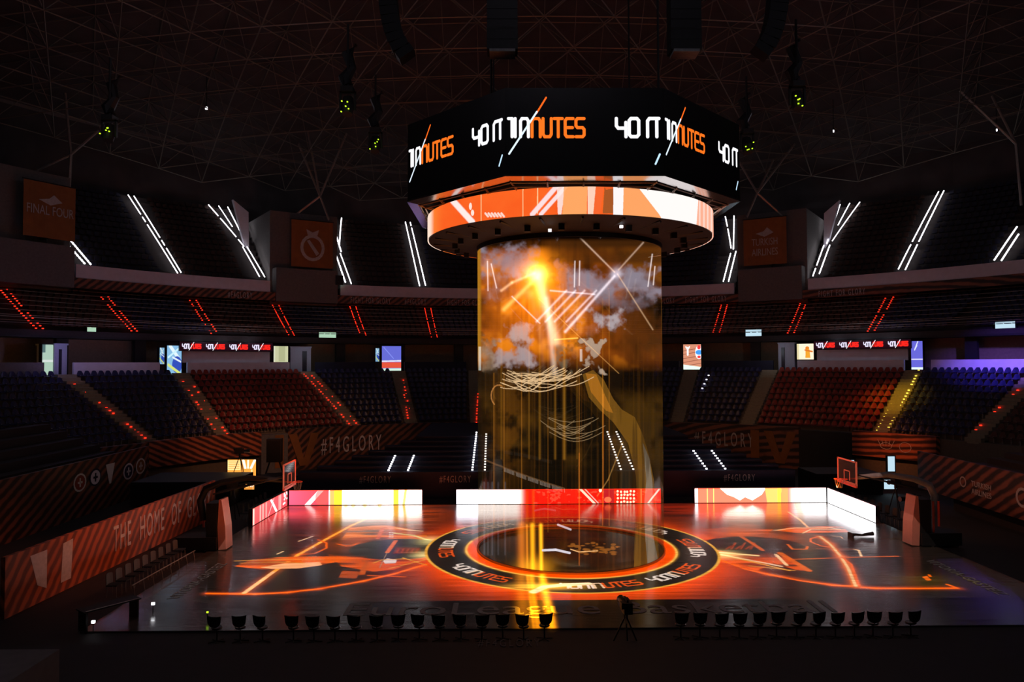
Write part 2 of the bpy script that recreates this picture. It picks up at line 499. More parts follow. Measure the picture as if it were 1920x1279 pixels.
def poster_art(kind):
    A = Art(0, 1, 0, 1, 96, 128, (.5, .5, .5))
    if kind == 'corridor':
        A.a[:] = (.55, .78, .62); A.poly([(0, .45), (1, .45), (1, .52), (0, .52)], (.9, 1, .95))
        A.poly([(0, .75), (.3, .75), (.3, 1), (0, 1)], (.1, .2, .18))
    elif kind == 'blue_white':
        A.a[:] = (.25, .52, .8)
        A.line([(.2, 1), (.9, .5)], .12, (.8, .95, 1)); A.line([(.1, .6), (.8, .9)], .06, (.6, .9, 1))
        A.oval(.7, .35, .35, .3, (.03, .08, .5)); A.line([(.1, .35), (.9, .05)], .08, (.7, .8, .2)); A.line([(.4, .6), (.95, .45)], .05, (.8, .9, 1))
    elif kind == 'cream':
        A.a[:] = (.72, .75, .45); A.poly([(0, 0), (.1, 0), (.1, 1), (0, 1)], (.9, .95, .7)); A.poly([(.35, .05), (.8, .05), (.8, 1), (.35, 1)], (.55, .58, .32))
    elif kind == 'blue_red':
        A.a[:] = (.14, .16, .72)
        A.poly([(0, 0), (1, 0), (1, .09), (0, .09)], (.7, .95, .8)); A.poly([(0, .11), (1, .11), (1, .34), (0, .34)], (.85, .10, .05))
        A.poly([(0, .35), (1, .37), (1, .43), (0, .41)], (.85, .85, 1)); A.line([(.1, .95), (.6, .5)], .03, (.25, .3, .95))
    elif kind == 'salmon':
        A.a[:] = (.62, .25, .15)
        for y in (.25, .4, .55, .72, .86): A.line([(0, y - .12), (1, y)], .02, (.3, .1, .06))
        A.line([(.15, .9), (.25, .8), (.35, .9)], .05, (1, 1, 1)); A.line([(.25, .85), (.25, .6)], .08, (1, 1, 1))
        A.oval(.88, .68, .22, .28, (.9, .95, 1)); A.oval(.88, .68, .2, .1, (.05, .3, .8)); A.oval(.88, .88, .1, .09, (.9, .05, .05)); A.oval(.88, .5, .1, .06, (.9, .05, .05))
        A.poly([(0, 0), (1, 0), (1, .1), (0, .2)], (.75, .95, .8))
    elif kind == 'figure':
        A.a[:] = (1.1, .95, .7); A.oval(.62, .72, .12, .12, (.9, .25, .02)); A.poly([(.5, .1), (.8, .1), (.75, .65), (.52, .65)], (.95, .4, .03))
        A.line([(.5, .6), (.9, .5)], .08, (.8, .2, .02)); A.poly([(0, 0), (.12, 0), (.12, 1), (0, 1)], (.8, .7, .4))
    elif kind == 'blue':
        A.a[:] = (.13, .13, .66); A.line([(.3, .7), (.6, 1)], .05, (.7, .75, 1)); A.line([(.3, .7), (.5, .85)], .06, (.7, .75, 1))
        A.line([(0, .36), (1, .36)], .03, (.75, .75, 1)); A.poly([(0, 0), (1, 0), (1, .08), (0, .08)], (.8, .95, 1))
    elif kind == 'orange':
        A.a[:] = (.95, .34, .05)
        A.poly([(0, .4), (.45, .4), (.45, .95), (0, .95)], (1, .75, .3))
        for i in range(4): A.line([(.04, .5 + i * .12), (.4, .5 + i * .12)], .03, (.8, .22, .02))
        A.line([(.55, .95), (.62, .5)], .07, (1, .95, .8)); A.line([(.72, .95), (.72, .5)], .05, (1, .9, .7)); A.line([(.95, .95), (.82, .5)], .07, (1, .95, .8))
        A.line([(.85, 0), (.85, .4)], .04, (1, .7, .3))
    return A.image('poster_art')


def art_court():
    """light the projector throws on the floor, metres"""
    x0, x1, y0, y1 = -16.6, 17.0, -11.3, 9.8
    A = Art(x0, x1, y0, y1, 2680, 1680, (.008, .006, .005))
    X, Y = A.X, A.Y
    F = onfloor
    def P(*pts):
        return [F(x, y) for x, y in pts]
    def ln(pts, w, c, k=1.0, soft=.6):
        A.line(P(*pts), w, c, soft=soft, k=k)
    def gl(pts, w, c, k=1.0):
        A.line(P(*pts), w, c, add=True, k=k)
    rr = np.hypot(X, Y - CYC)
    an = np.degrees(np.arctan2(Y - CYC, X))
    nz = noise(A.h, A.w, 14, 22, 3)
    # outer halo of the round graphic
    k = np.where(rr > 6.6, np.exp(-((rr - 6.6) / 1.15) ** 1.3), 0)
    fr = .55 + .45 * sm((-(Y - CYC)) / 5)
    A.blend(slice(None), k * fr, (1.35, .105, .0), True)
    # wings of orange haze beside the circle
    for sx in (-1, 1):
        q = ((X - sx * 8.8) / 2.6) ** 2 + ((Y - 1.6) / 2.2) ** 2
        A.blend(slice(None), np.exp(-q) * sm((nz - .25) * 2.5) * (rr > 6.6), (.7, .10, .004), True)
    q = ((X - 12.2) / 3.0) ** 2 + ((Y - 5.5) / 2.0) ** 2
    A.blend(slice(None), np.exp(-q) * .35, (.4, .05, .01), True)
    OR, YE, LW = (1.25, .17, .0), (1.1, .52, .06), (1.2, .85, .5)
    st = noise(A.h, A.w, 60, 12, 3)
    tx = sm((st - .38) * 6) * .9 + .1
    def haze(x_, y_, rx, ry, c_, k_):  # red-orange reflection and glow of the LED boards, painted into the picture
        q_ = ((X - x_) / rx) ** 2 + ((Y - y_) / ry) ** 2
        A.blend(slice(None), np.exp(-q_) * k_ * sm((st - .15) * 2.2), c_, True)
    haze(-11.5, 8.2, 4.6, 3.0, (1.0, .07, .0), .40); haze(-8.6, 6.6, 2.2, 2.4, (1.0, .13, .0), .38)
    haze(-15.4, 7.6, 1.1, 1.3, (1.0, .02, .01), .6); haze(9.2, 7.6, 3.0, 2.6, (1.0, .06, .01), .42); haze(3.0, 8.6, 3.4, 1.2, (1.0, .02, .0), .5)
    # left half
    A.poly(P((640, 1012), (655, 990), (720, 984), (790, 996), (812, 1015), (795, 1022), (760, 1012), (700, 1008)), (1.1, .24, .0), .95, tex=tx)
    A.poly(P((615, 1040), (700, 1048), (795, 1036), (806, 1046), (740, 1068), (700, 1072), (640, 1062)), (1.1, .14, .0), .8, tex=tx)
    ln([(743, 990), (765, 994), (792, 996)], .10, LW); ln([(740, 1000), (775, 1004), (806, 1014)], .14, (1, .85, .35))
    A.oval(*F(748, 1029), 2.35, 1.95, (.010, .008, .008), 1, .06)
    ln([(388, 1113), (480, 1114), (540, 1111), (600, 1104), (680, 1090), (740, 1076), (800, 1058)], .11, OR)
    gl([(388, 1113), (480, 1114), (540, 1111), (600, 1104), (680, 1090), (740, 1076), (800, 1058)], .35, (.4, .05, .002))
    ln([(458, 1112), (512, 1073), (560, 1040), (610, 1012), (660, 985), (705, 965)], .14, YE)
    ln([(458, 1112), (512, 1073)], .14, (1.2, .8, .4)); gl([(458, 1112), (560, 1040), (660, 985)], .5, (.45, .08, .004))
    ln([(562, 1040), (590, 1038), (612, 1028), (612, 1018), (596, 1012)], .09, OR)
    flame = [(440, 1062), (470, 1050), (520, 1045), (590, 1043), (690, 1044), (640, 1052), (600, 1060), (540, 1066), (490, 1068)]
    A.poly(P(*flame), (1.2, .17, .0), tex=tx * .7 + .3); A.poly(P((488, 1064), (530, 1057), (600, 1054), (604, 1060), (560, 1066), (510, 1067)), (1.25, .62, .30))
    ln([(440, 1052), (520, 1049), (606, 1049)], .06, YE); ln([(450, 1056), (520, 1054), (570, 1056)], .05, YE)
    ln([(520, 1039), (531, 1034)], .07, LW); ln([(560, 1015), (572, 1011), (586, 1006)], .07, LW)
    A.poly(P((635, 1083), (642, 1070), (674, 1072), (668, 1085)), (.50, .07, .004)); A.poly(P((672, 1078), (683, 1055), (692, 1054), (684, 1078)), (.7, .11, .004))
    ln([(632, 1020), (650, 1024), (663, 1022), (672, 1018)], .09, OR); ln([(535, 1003), (600, 1004)], .05, (.6, .08, .01))
    A.poly(P((718, 1052), (726, 1047), (744, 1050), (742, 1056), (722, 1057)), (.95, .9, 1.0))
    ln([(730, 1066), (796, 1050)], .05, YE); ln([(755, 1046), (800, 1060)], .05, YE); ln([(690, 1079), (760, 1082)], .07, OR)
    ln([(700, 1056), (716, 1050), (760, 1048)], .06, YE)
    ln([(742, 1014), (726, 1036)], .16, (.95, .17, .004)); ln([(718, 990), (708, 1010)], .16, (.9, .15, .05)); ln([(726, 1036), (712, 1064)], .03, (.4, .3, .2))
    A.poly(P((736, 1039), (742, 1026), (788, 1027), (790, 1038)), (.17, .022, .004))
    for i in range(5):
        ln([(744 + i * 9, 1036), (748 + i * 9, 1029)], .07, (.5, .06, .01))
    for cx in (731, 736):
        for cy in (999, 1003, 1007): A.oval(*F(cx, cy), .05, .1, (1, 1, 1))
    A.glow(*F(806, 1014), .5, .7, (1.0, 1.0, .45), .9); A.glow(*F(797, 1040), .5, .55, (1.2, 1.1, .5), .9)
    # right half
    A.poly(P((1340, 1012), (1370, 998), (1450, 992), (1440, 1000), (1380, 1008)), (1.1, .15, .0), .8, tex=tx)
    A.oval(*F(1412, 1022), 2.35, 1.7, (.022, .010, .010), 1, .06)
    for i in range(6):
        ln([(1362 + i * 9, 1030), (1370 + i * 9, 1018 if i % 2 else 1024)], .08, (.42, .05, .006))
    A.poly(P((1352, 1040), (1395, 1041), (1440, 1036), (1480, 1046), (1520, 1070), (1500, 1071), (1450, 1056), (1420, 1070), (1380, 1060)), (1.2, .14, .0), .85, tex=tx)
    for a, b, w, c in [((1352, 1040), (1480, 1070), .10, YE), ((1352, 1040), (1465, 1062), .12, LW), ((1455, 1040), (1475, 1060), .12, LW),
                       ((1462, 1037), (1516, 1070), .22, (.95, .16, .004)), ((1405, 1061), (1490, 1070), .06, YE), ((1350, 1036), (1420, 1042), .16, (1.2, 1, .5))]:
        ln([a, b], w, c)
    A.glow(*F(1354, 1040), .7, .6, (1.4, 1.2, .5), 1.0)
    ln([(1350, 1050), (1400, 1068), (1440, 1077), (1500, 1089), (1560, 1097), (1640, 1103), (1720, 1104), (1795, 1103), (1776, 1096)], .11, OR)
    gl([(1350, 1050), (1440, 1077), (1560, 1097), (1640, 1103), (1795, 1103)], .4, (.45, .06, .002))
    ln([(1388, 1005), (1412, 1020), (1430, 1032)], .16, (.8, .12, .006))
    A.poly(P((1452, 995), (1480, 989), (1540, 987), (1580, 988), (1592, 998), (1500, 1000)), (1.2, .17, .0), .9, tex=tx)
    ln([(1452, 995), (1490, 990), (1560, 990), (1580, 994)], .08, LW); ln([(1505, 1000), (1520, 993), (1575, 993)], .06, LW)
    ln([(1516, 990), (1500, 975), (1478, 960)], .10, (1.1, .5, .2))
    ln([(1537, 1006), (1520, 1010), (1520, 1016), (1540, 1024), (1562, 1027)], .08, OR)
    body = [(1537, 1006), (1556, 1020), (1576, 1043), (1590, 1065), (1605, 1100)]
    gl(body, .5, (.6, .09, .003)); ln(body, .22, (.95, .2, .006)); ln(body, .09, (1.2, .8, .4))
    ln([(1576, 1043), (1596, 1058), (1612, 1100)], .07, OR)
    ln([(1490, 1049), (1600, 1045), (1684, 1043)], .08, (1.0, .17, .01))
    ln([(1600, 1030), (1610, 1032), (1615, 1043)], .08, LW); ln([(1530, 1029), (1608, 1030)], .04, (.7, .12, .01)); ln([(1560, 1005), (1576, 1006), (1580, 1010)], .05, (1, .5, .3))
    ln([(1477, 1021), (1486, 1030), (1512, 1030), (1514, 1025)], .09, (1, .17, .01))
    A.poly(P((1729, 1082), (1738, 1080), (1747, 1088), (1738, 1089)), (1, .16, .006)); ln([(1742, 1078), (1744, 1081)], .08, OR)
    q = ((X - 13.2) / 1.5) ** 2 + ((Y + 6.2) / .9) ** 2
    A.blend(slice(None), np.exp(-q) * .10, (.6, .4, .02), True)
    # round graphic
    A.blend(slice(None), ((rr < 6.62) * 1.0), (.016, .014, .012))
    A.blend(slice(None), sm((.10 - abs(rr - 6.62)) / .08), (1.1, .62, .09))
    A.blend(slice(None), (rr < 4.80) * 1.0, (1.35, .11, .0))
    A.blend(slice(None), np.exp(-((rr - 4.8) / .09) ** 2) * .7, (.9, .5, .06), True)
    A.blend(slice(None), sm((.07 - abs(rr - 4.80)) / .05), (1.2, .75, .15))
    A.blend(slice(None), (rr < 4.25) * 1.0, (.012, .006, .003))
    A.blend(slice(None), (rr < 4.25) * sm((nz - .45) * 4) * .5, (.10, .03, .003))
    cols = [WHT] * 4 + [(1, .8, .6)] + [(1.0, .12, .012)] * 4
    for t0 in range(8):
        t = -90 + 45 * t0 + (8 if t0 == 0 else 0)
        def f(a, b, t=t):
            ang = R(t - 17 + a * 5.0)
            rad = 6.03 - b * .58
            return rad * math.cos(ang), CYC + rad * math.sin(ang)
        glyphs(A, '40MINUTES', f, .085, cols, gap=.16)
    A.a *= (Y > -8.15)[..., None]
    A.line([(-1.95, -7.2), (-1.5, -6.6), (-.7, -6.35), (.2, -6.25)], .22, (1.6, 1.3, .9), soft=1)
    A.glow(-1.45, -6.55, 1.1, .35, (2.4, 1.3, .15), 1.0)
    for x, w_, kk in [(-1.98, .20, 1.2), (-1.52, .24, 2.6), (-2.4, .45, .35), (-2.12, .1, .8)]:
        A.line([(x, -5.0), (x + .03, -10.9)], w_, (1.2, .42, .006), add=True, k=kk)  # floor reflection streaks of the tube's hot spot, painted into the picture
    A.a *= ((X > -16.2) & (X < 16.9) & (Y > -10.9) & (Y < 9.6))[..., None]
    return A, A.image('projection_art')




# ---------------------------------------------------------------- materials
def new_mat(name):
    m = bpy.data.materials.new(name)
    m.use_nodes = True
    n = m.node_tree.nodes
    return m, n, m.node_tree.links, n['Principled BSDF']


def mat(name, col, rough=.6, metal=0.0, var=.25, scale=6.0, spec=.4):
    m, n, l, p = new_mat(name)
    tc = n.new('ShaderNodeTexCoord'); nz = n.new('ShaderNodeTexNoise')
    nz.inputs['Scale'].default_value = scale
    l.new(tc.outputs['Object'], nz.inputs['Vector'])
    mx = n.new('ShaderNodeMix'); mx.data_type = 'RGBA'
    mx.inputs[6].default_value = tuple(c * (1 - var) for c in col) + (1,)
    mx.inputs[7].default_value = tuple(min(1, c * (1 + var)) for c in col) + (1,)
    l.new(nz.outputs['Fac'], mx.inputs[0]); l.new(mx.outputs[2], p.inputs['Base Color'])
    p.inputs['Roughness'].default_value = rough
    p.inputs['Metallic'].default_value = metal
    p.inputs['Specular IOR Level'].default_value = spec
    return m


def emat(name, col, k, sample=True):
    m, n, l, p = new_mat(name)
    p.inputs['Base Color'].default_value = (.02, .02, .02, 1)
    p.inputs['Emission Color'].default_value = tuple(col) + (1,)
    p.inputs['Emission Strength'].default_value = k
    if not sample:
        m.cycles.emission_sampling = 'NONE'
    return m


def screen(name, im, k=1.0, sample=True, ext='EXTEND', rough=.35):
    m, n, l, p = new_mat(name)
    p.inputs['Base Color'].default_value = (.012, .012, .013, 1)
    p.inputs['Roughness'].default_value = rough
    t = n.new('ShaderNodeTexImage'); t.image = im; t.extension = ext
    uv = n.new('ShaderNodeUVMap'); uv.uv_map = 'UVMap'
    l.new(uv.outputs[0], t.inputs[0]); l.new(t.outputs[0], p.inputs['Emission Color'])
    p.inputs['Emission Strength'].default_value = k
    if not sample:
        m.cycles.emission_sampling = 'NONE'
    return m


def striped(name, c0, c1, sx, sy, sz, scale=3.0, rough=.55):
    """diagonal brush stripes printed on wall cladding"""
    m, n, l, p = new_mat(name)
    tc = n.new('ShaderNodeTexCoord'); mp = n.new('ShaderNodeMapping')
    mp.inputs['Scale'].default_value = (sx, sy, sz)
    l.new(tc.outputs['Object'], mp.inputs[0])
    w = n.new('ShaderNodeTexWave'); w.wave_type = 'BANDS'; w.bands_direction = 'DIAGONAL'
    w.inputs['Scale'].default_value = scale; w.inputs['Distortion'].default_value = 1.6; w.inputs['Detail'].default_value = 3
    w.inputs['Detail Scale'].default_value = 1.5
    l.new(mp.outputs[0], w.inputs[0])
    nz = n.new('ShaderNodeTexNoise'); nz.inputs['Scale'].default_value = .9
    l.new(tc.outputs['Object'], nz.inputs[0])
    ml = n.new('ShaderNodeMath'); ml.operation = 'MULTIPLY'
    l.new(w.outputs['Fac'], ml.inputs[0]); l.new(nz.outputs['Fac'], ml.inputs[1])
    cr = n.new('ShaderNodeValToRGB')
    cr.color_ramp.elements[0].position = .12; cr.color_ramp.elements[0].color = tuple(c1) + (1,)
    cr.color_ramp.elements[1].position = .42; cr.color_ramp.elements[1].color = tuple(c0) + (1,)
    l.new(ml.outputs[0], cr.inputs[0]); l.new(cr.outputs[0], p.inputs['Base Color'])
    p.inputs['Roughness'].default_value = rough
    return m


M = {}
M['concrete'] = mat('concrete', (.16, .145, .14), .85)
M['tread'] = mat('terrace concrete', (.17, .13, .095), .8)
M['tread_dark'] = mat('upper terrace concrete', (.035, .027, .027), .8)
M['pale'] = mat('pale painted parapet', (.74, .70, .80), .7, var=.12, scale=2)
M['panel'] = mat('brown concourse panel', (.22, .16, .10), .6)
M['carpettext'] = mat('faded carpet lettering', (.12, .11, .11), .9)
M['disc'] = mat('dark underside cladding', (.012, .011, .011), .75)
M['net'] = mat('dull cord net', (.16, .15, .15), .8)
M['black'] = mat('matt black', (.012, .012, .013), .6)
M['blackgloss'] = mat('black plastic', (.010, .010, .012), .32)
M['rubber'] = mat('dark floor covering', (.025, .022, .022), .7, scale=2)
M['cloth'] = mat('dark navy cover cloth', (.022, .024, .050), .9, scale=3)
M['steel'] = mat('grey tube steel', (.34, .30, .27), .45, .3)
M['dome'] = mat('roof panel', (.055, .045, .047), .9, scale=.5, var=.5)
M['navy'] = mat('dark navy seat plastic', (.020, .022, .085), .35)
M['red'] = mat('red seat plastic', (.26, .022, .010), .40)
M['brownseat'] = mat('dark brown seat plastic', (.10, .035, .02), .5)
M['uppernavy'] = mat('shaded navy upper seat', (.012, .013, .035), .6)  # seat navy darkened to carry the dimness of the upper tier
M['upperbrown'] = mat('shaded brown upper seat', (.040, .016, .011), .6)  # seat brown darkened in the same way for the dim upper tier
M['stair'] = mat('stair concrete', (.30, .25, .17), .75)
M['booth'] = mat('pale blue grey booth panel', (.40, .44, .55), .6, var=.08)
M['doorm'] = mat('dark door leaf', (.02, .02, .035), .4)
M['pad'] = mat('salmon vinyl pad', (.72, .26, .19), .45, var=.08)
M['padr'] = mat('bright red vinyl pad', (.75, .08, .04), .4, var=.08)
M['framesteel'] = mat('roof frame steel', (.16, .135, .11), .5, .2)
M['benchgrey'] = mat('grey bench plastic', (.12, .115, .12), .6)
M['greycover'] = mat('grey padded arm cover', (.30, .30, .31), .7)
M['white'] = mat('white paint', (.75, .72, .72), .5, var=.05)
M['glass'] = mat('smoked backboard glass', (.05, .045, .05), .08, spec=.8)
M['banner'] = mat('orange brown banner cloth', (.30, .11, .03), .8, scale=1.5)
M['bannertext'] = mat('grey banner lettering', (.50, .46, .46), .8)
M['letter'] = mat('pale lettering', (.80, .68, .68), .6)
M['floortext'] = mat('grey floor lettering', (.24, .24, .25), .5)
M['white_led'] = emat('white strip light', (.95, .93, 1.0), 4.0)
M['white_dot'] = emat('white step light', (.95, .95, 1.0), 3.5, False)
M['red_led'] = emat('red step light', (1.0, .025, .008), 2.2, False)
M['yel_led'] = emat('warm step light', (1.0, .70, .06), 2.5, False)
M['green_led'] = emat('green indicator', (.55, 1.0, .02), 1.6, False)
M['amber_led'] = emat('amber lamp', (1.0, .42, .04), 3.0, False)
M['window'] = emat('lit greenish pane', (.55, .85, .62), .75, False)
M['cool'] = emat('cool lit pane', (.62, .86, 1.0), .9, False)
M['stripe'] = striped('printed stripes', (.66, .14, .045), (.22, .055, .028), 1, 1, -.8, 1.15)
M['stripe_bowl'] = striped('printed bowl stripes', (.62, .15, .06), (.07, .022, .014), .35, .35, 1.0, 1.5)
M['stripe_dark'] = striped('dim printed stripes', (.26, .085, .045), (.03, .014, .010), .6, .6, -1.0, 1.1)

# court boards: dark stained planks with uneven gloss
m, n, l, p = new_mat('stained court planks')
tc = n.new('ShaderNodeTexCoord'); mp = n.new('ShaderNodeMapping'); mp.inputs['Scale'].default_value = (.35, 7.0, 1)
nz = n.new('ShaderNodeTexNoise'); nz.inputs['Scale'].default_value = 1.0; nz.inputs['Detail'].default_value = 3
l.new(tc.outputs['Object'], mp.inputs[0]); l.new(mp.outputs[0], nz.inputs[0])
cr = n.new('ShaderNodeValToRGB'); cr.color_ramp.elements[0].position = .3; cr.color_ramp.elements[0].color = (.046, .037, .030, 1)
cr.color_ramp.elements[1].position = .7; cr.color_ramp.elements[1].color = (.095, .076, .062, 1)
l.new(nz.outputs['Fac'], cr.inputs[0]); l.new(cr.outputs[0], p.inputs['Base Color'])
mr = n.new('ShaderNodeMapRange'); mr.inputs[1].default_value = .3; mr.inputs[2].default_value = .7; mr.inputs[3].default_value = .15; mr.inputs[4].default_value = .27
l.new(nz.outputs['Fac'], mr.inputs[0]); l.new(mr.outputs[0], p.inputs['Roughness'])
bp = n.new('ShaderNodeBump'); bp.inputs['Strength'].default_value = .06; bp.inputs['Distance'].default_value = .02
l.new(nz.outputs['Fac'], bp.inputs['Height']); l.new(bp.outputs[0], p.inputs['Normal'])
p.inputs['IOR'].default_value = 2.3
p.inputs['Specular IOR Level'].default_value = .6
M['court'] = m


# ---------------------------------------------------------------- mesh builder
class MB:
    def __init__(s):
        s.v, s.f, s.uv, s.mi = [], [], [], []

    def face(s, pts, uv=None, mi=0):
        b = len(s.v)
        s.v += [tuple(p) for p in pts]
        s.f.append(tuple(range(b, b + len(pts))))
        s.uv.append(uv or [(0, 0)] * len(pts))
        s.mi.append(mi)
        return s

    def grid(s, P, UV=None, closeu=False, mi=0):
        """P[i][j] grid of points"""
        b = len(s.v)
        nu, nv = len(P), len(P[0])
        for row in P:
            s.v += [tuple(p) for p in row]
        for i in range(nu if closeu else nu - 1):
            i2 = (i + 1) % nu
            for j in range(nv - 1):
                s.f.append((b + i * nv + j, b + i2 * nv + j, b + i2 * nv + j + 1, b + i * nv + j + 1))
                if UV:
                    s.uv.append([UV[i][j], UV[i + 1][j], UV[i + 1][j + 1], UV[i][j + 1]])
                else:
                    s.uv.append([(0, 0)] * 4)
                s.mi.append(mi)
        return s

    def box(s, x0, x1, y0, y1, z0, z1, mi=0, T=None):
        c = [(x0, y0, z0), (x1, y0, z0), (x1, y1, z0), (x0, y1, z0), (x0, y0, z1), (x1, y0, z1), (x1, y1, z1), (x0, y1, z1)]
        if T is not None:
            c = [tuple(T @ Vector(p)) for p in c]
        b = len(s.v)
        s.v += c
        for q in [(0, 3, 2, 1), (4, 5, 6, 7), (0, 1, 5, 4), (1, 2, 6, 5), (2, 3, 7, 6), (3, 0, 4, 7)]:
            s.f.append(tuple(b + i for i in q)); s.uv.append([(0, 0), (1, 0), (1, 1), (0, 1)]); s.mi.append(mi)
        return s

    def tube(s, pts, r, n=6, mi=0, caps=True):
        pts = [Vector(p) for p in pts]
        rs = r if isinstance(r, (list, tuple)) else [r] * len(pts)
        rings = []
        for i, p in enumerate(pts):
            d = (pts[min(i + 1, len(pts) - 1)] - pts[max(i - 1, 0)]).normalized()
            a = d.cross(Vector((0, 0, 1)) if abs(d.z) < .9 else Vector((1, 0, 0))).normalized()
            b_ = d.cross(a)
            rings.append([tuple(p + (a * math.cos(2 * math.pi * k / n) + b_ * math.sin(2 * math.pi * k / n)) * rs[i]) for k in range(n + 1)])
        s.grid(rings, mi=mi)
        if caps:
            s.face(rings[0][:-1][::-1], mi=mi); s.face(rings[-1][:-1], mi=mi)
        return s

    def sweep(s, prof, t0, t1, step=1.5, cy=0.0, uv=None, mi=0, closed=True):
        """revolve profile [(r,z)..] from angle t0 to t1"""
        n = max(1, int(math.ceil(abs(t1 - t0) / step)))
        ts = [t0 + (t1 - t0) * i / n for i in range(n + 1)]
        pr = prof + [prof[0]] if closed else prof
        P = [[(r * math.cos(R(t)), cy + r * math.sin(R(t)), z) for r, z in pr] for t in ts]
        UV = None
        if uv:
            UV = [[uv(t, r, z) for r, z in pr] for t in ts]
        s.grid(P, UV, mi=mi)
        if closed and abs(t1 - t0) < 359.9:
            s.face(P[0][:-1], mi=mi); s.face(P[-1][:-1][::-1], mi=mi)
        return s

    def build(s, name, m, parent=None, loc=None, rot=None, smooth=False, fix=False):
        me = bpy.data.meshes.new(name)
        me.from_pydata(s.v, [], s.f)
        uvl = me.uv_layers.new(name='UVMap')
        uvl.data.foreach_set('uv', np.array([c for f in s.uv for c in f], np.float32).ravel())
        for x in (m if isinstance(m, list) else [m]):
            me.materials.append(x)
        if any(s.mi):
            me.polygons.foreach_set('material_index', s.mi)
        if fix:
            bm = bmesh.new(); bm.from_mesh(me)
            bmesh.ops.remove_doubles(bm, verts=bm.verts, dist=1e-4)
            bmesh.ops.recalc_face_normals(bm, faces=bm.faces)
            bm.to_mesh(me); bm.free()
        if smooth:
            me.polygons.foreach_set('use_smooth', [True] * len(me.polygons))
        me.update()
        o = bpy.data.objects.new(name, me)
        COL.objects.link(o)
        if parent:
            o.parent = parent
        if loc:
            o.location = loc
        if rot:
            o.rotation_euler = rot
        return o


def tag(o, label, cat, group=None, kind=None):
    o['label'] = label
    o['category'] = cat
    if group:
        o['group'] = group
    if kind:
        o['kind'] = kind
    return o


def struct(o, label=None):
    o['kind'] = 'structure'
    if label:
        o['label'] = label
    return o


def root(name, loc=(0, 0, 0), rz=0, label=None, cat=None, group=None):
    o = bpy.data.objects.new(name, None)
    o.empty_display_size = .2
    COL.objects.link(o)
    o.location = loc
    o.rotation_euler = (0, 0, rz)
    if label:
        tag(o, label, cat, group)
    return o


def lettering(text, size, T, m, parent=None, sx=1.0, name='lettering', depth=.02, bend=None, spacing=1.0):
    """text as a mesh; T places it, bend(x, y, z) -> point wraps it on a curved wall"""
    cu = bpy.data.curves.new('t', 'FONT')
    cu.body = text; cu.size = size; cu.align_x = 'CENTER'; cu.extrude = depth; cu.space_character = spacing
    cu.resolution_u = 3
    to = bpy.data.objects.new('t', cu)
    COL.objects.link(to)
    me = bpy.data.meshes.new_from_object(to)
    bpy.data.objects.remove(to)
    me.name = name
    for v in me.vertices:
        x, y, z = v.co.x * sx, v.co.y, v.co.z
        v.co = Vector(bend(x, y, z)) if bend else (T @ Vector((x, y, z)))
    me.materials.clear(); me.materials.append(m)
    o = bpy.data.objects.new(name, me)
    COL.objects.link(o)
    if parent:
        o.parent = parent
    return o


def face_in(deg, r, z, cy=0.0):
    """frame on the bowl wall at angle deg looking to the centre: x to the viewer's right, y up"""
    o = Vector((r * math.cos(R(deg)), cy + r * math.sin(R(deg)), z))
    n_ = Vector((-math.cos(R(deg)), -math.sin(R(deg)), 0))
    x = Vector((0, 0, 1)).cross(n_)
    return Matrix(((x.x, 0, n_.x, o.x), (x.y, 0, n_.y, o.y), (x.z, 1, n_.z, o.z), (0, 0, 0, 1)))


def circ_bend(deg, r, z):
    def f(x, y, e):
        t = R(deg) - x / r
        return ((r - e) * math.cos(t), (r - e) * math.sin(t), z + y)
    return f


ORD = 'zeroth first second third fourth fifth sixth seventh eighth ninth tenth eleventh twelfth thirteenth fourteenth fifteenth sixteenth seventeenth eighteenth nineteenth twentieth'.split()


def ordn(k):
    return ORD[k] if k <= 20 else ('twenty-' + ORD[k - 20] if k < 30 else 'thirtieth' if k == 30 else 'thirty-' + ORD[k - 30])

# ================================================================ SETTING
T0, T1 = -8, 188
mb = MB(); mb.sweep([(0.01, -.30), (44, -.30), (44, -.06), (0.01, -.06)], 0, 360, 6)
struct(mb.build('floor', M['rubber'], fix=True), 'dark arena floor around the court')
mb = MB(); mb.box(-16.6, 17.0, -10.9, 9.9, -.06, 0.0)
court = struct(mb.build('floor_court', M['court']), 'dark planked basketball court')
prof = [(60.2, 31.0), (45, 35.4), (30, 38.6), (15, 40.4), (.02, 41), (.02, 41.4), (60.6, 31.6)]
struct(MB().sweep(prof, 0, 360, 6).build('ceiling', M['dome'], fix=True), 'dark domed roof')
struct(MB().sweep([(59.6, -.06), (60.2, -.06), (60.2, 31.4), (59.6, 31.4)], -20, 200, 3).build('wall_back', M['dome'], fix=True), 'dark round wall behind the upper tier')


def terrace(name, r0, z0, r1, z1, n, t0, t1, base, m, label):
    pr = [(r0, base[0])]
    dr, dz = (r1 - r0) / n, (z1 - z0) / n
    for k in range(n):
        pr += [(r0 + k * dr, z0 + k * dz), (r0 + (k + 1) * dr, z0 + k * dz)]
    pr += [(r1, z1), (r1 + .3, z1), (r1 + .3, base[1])]
    return struct(MB().sweep(pr, t0, t1, 1.5).build(name, m), label)


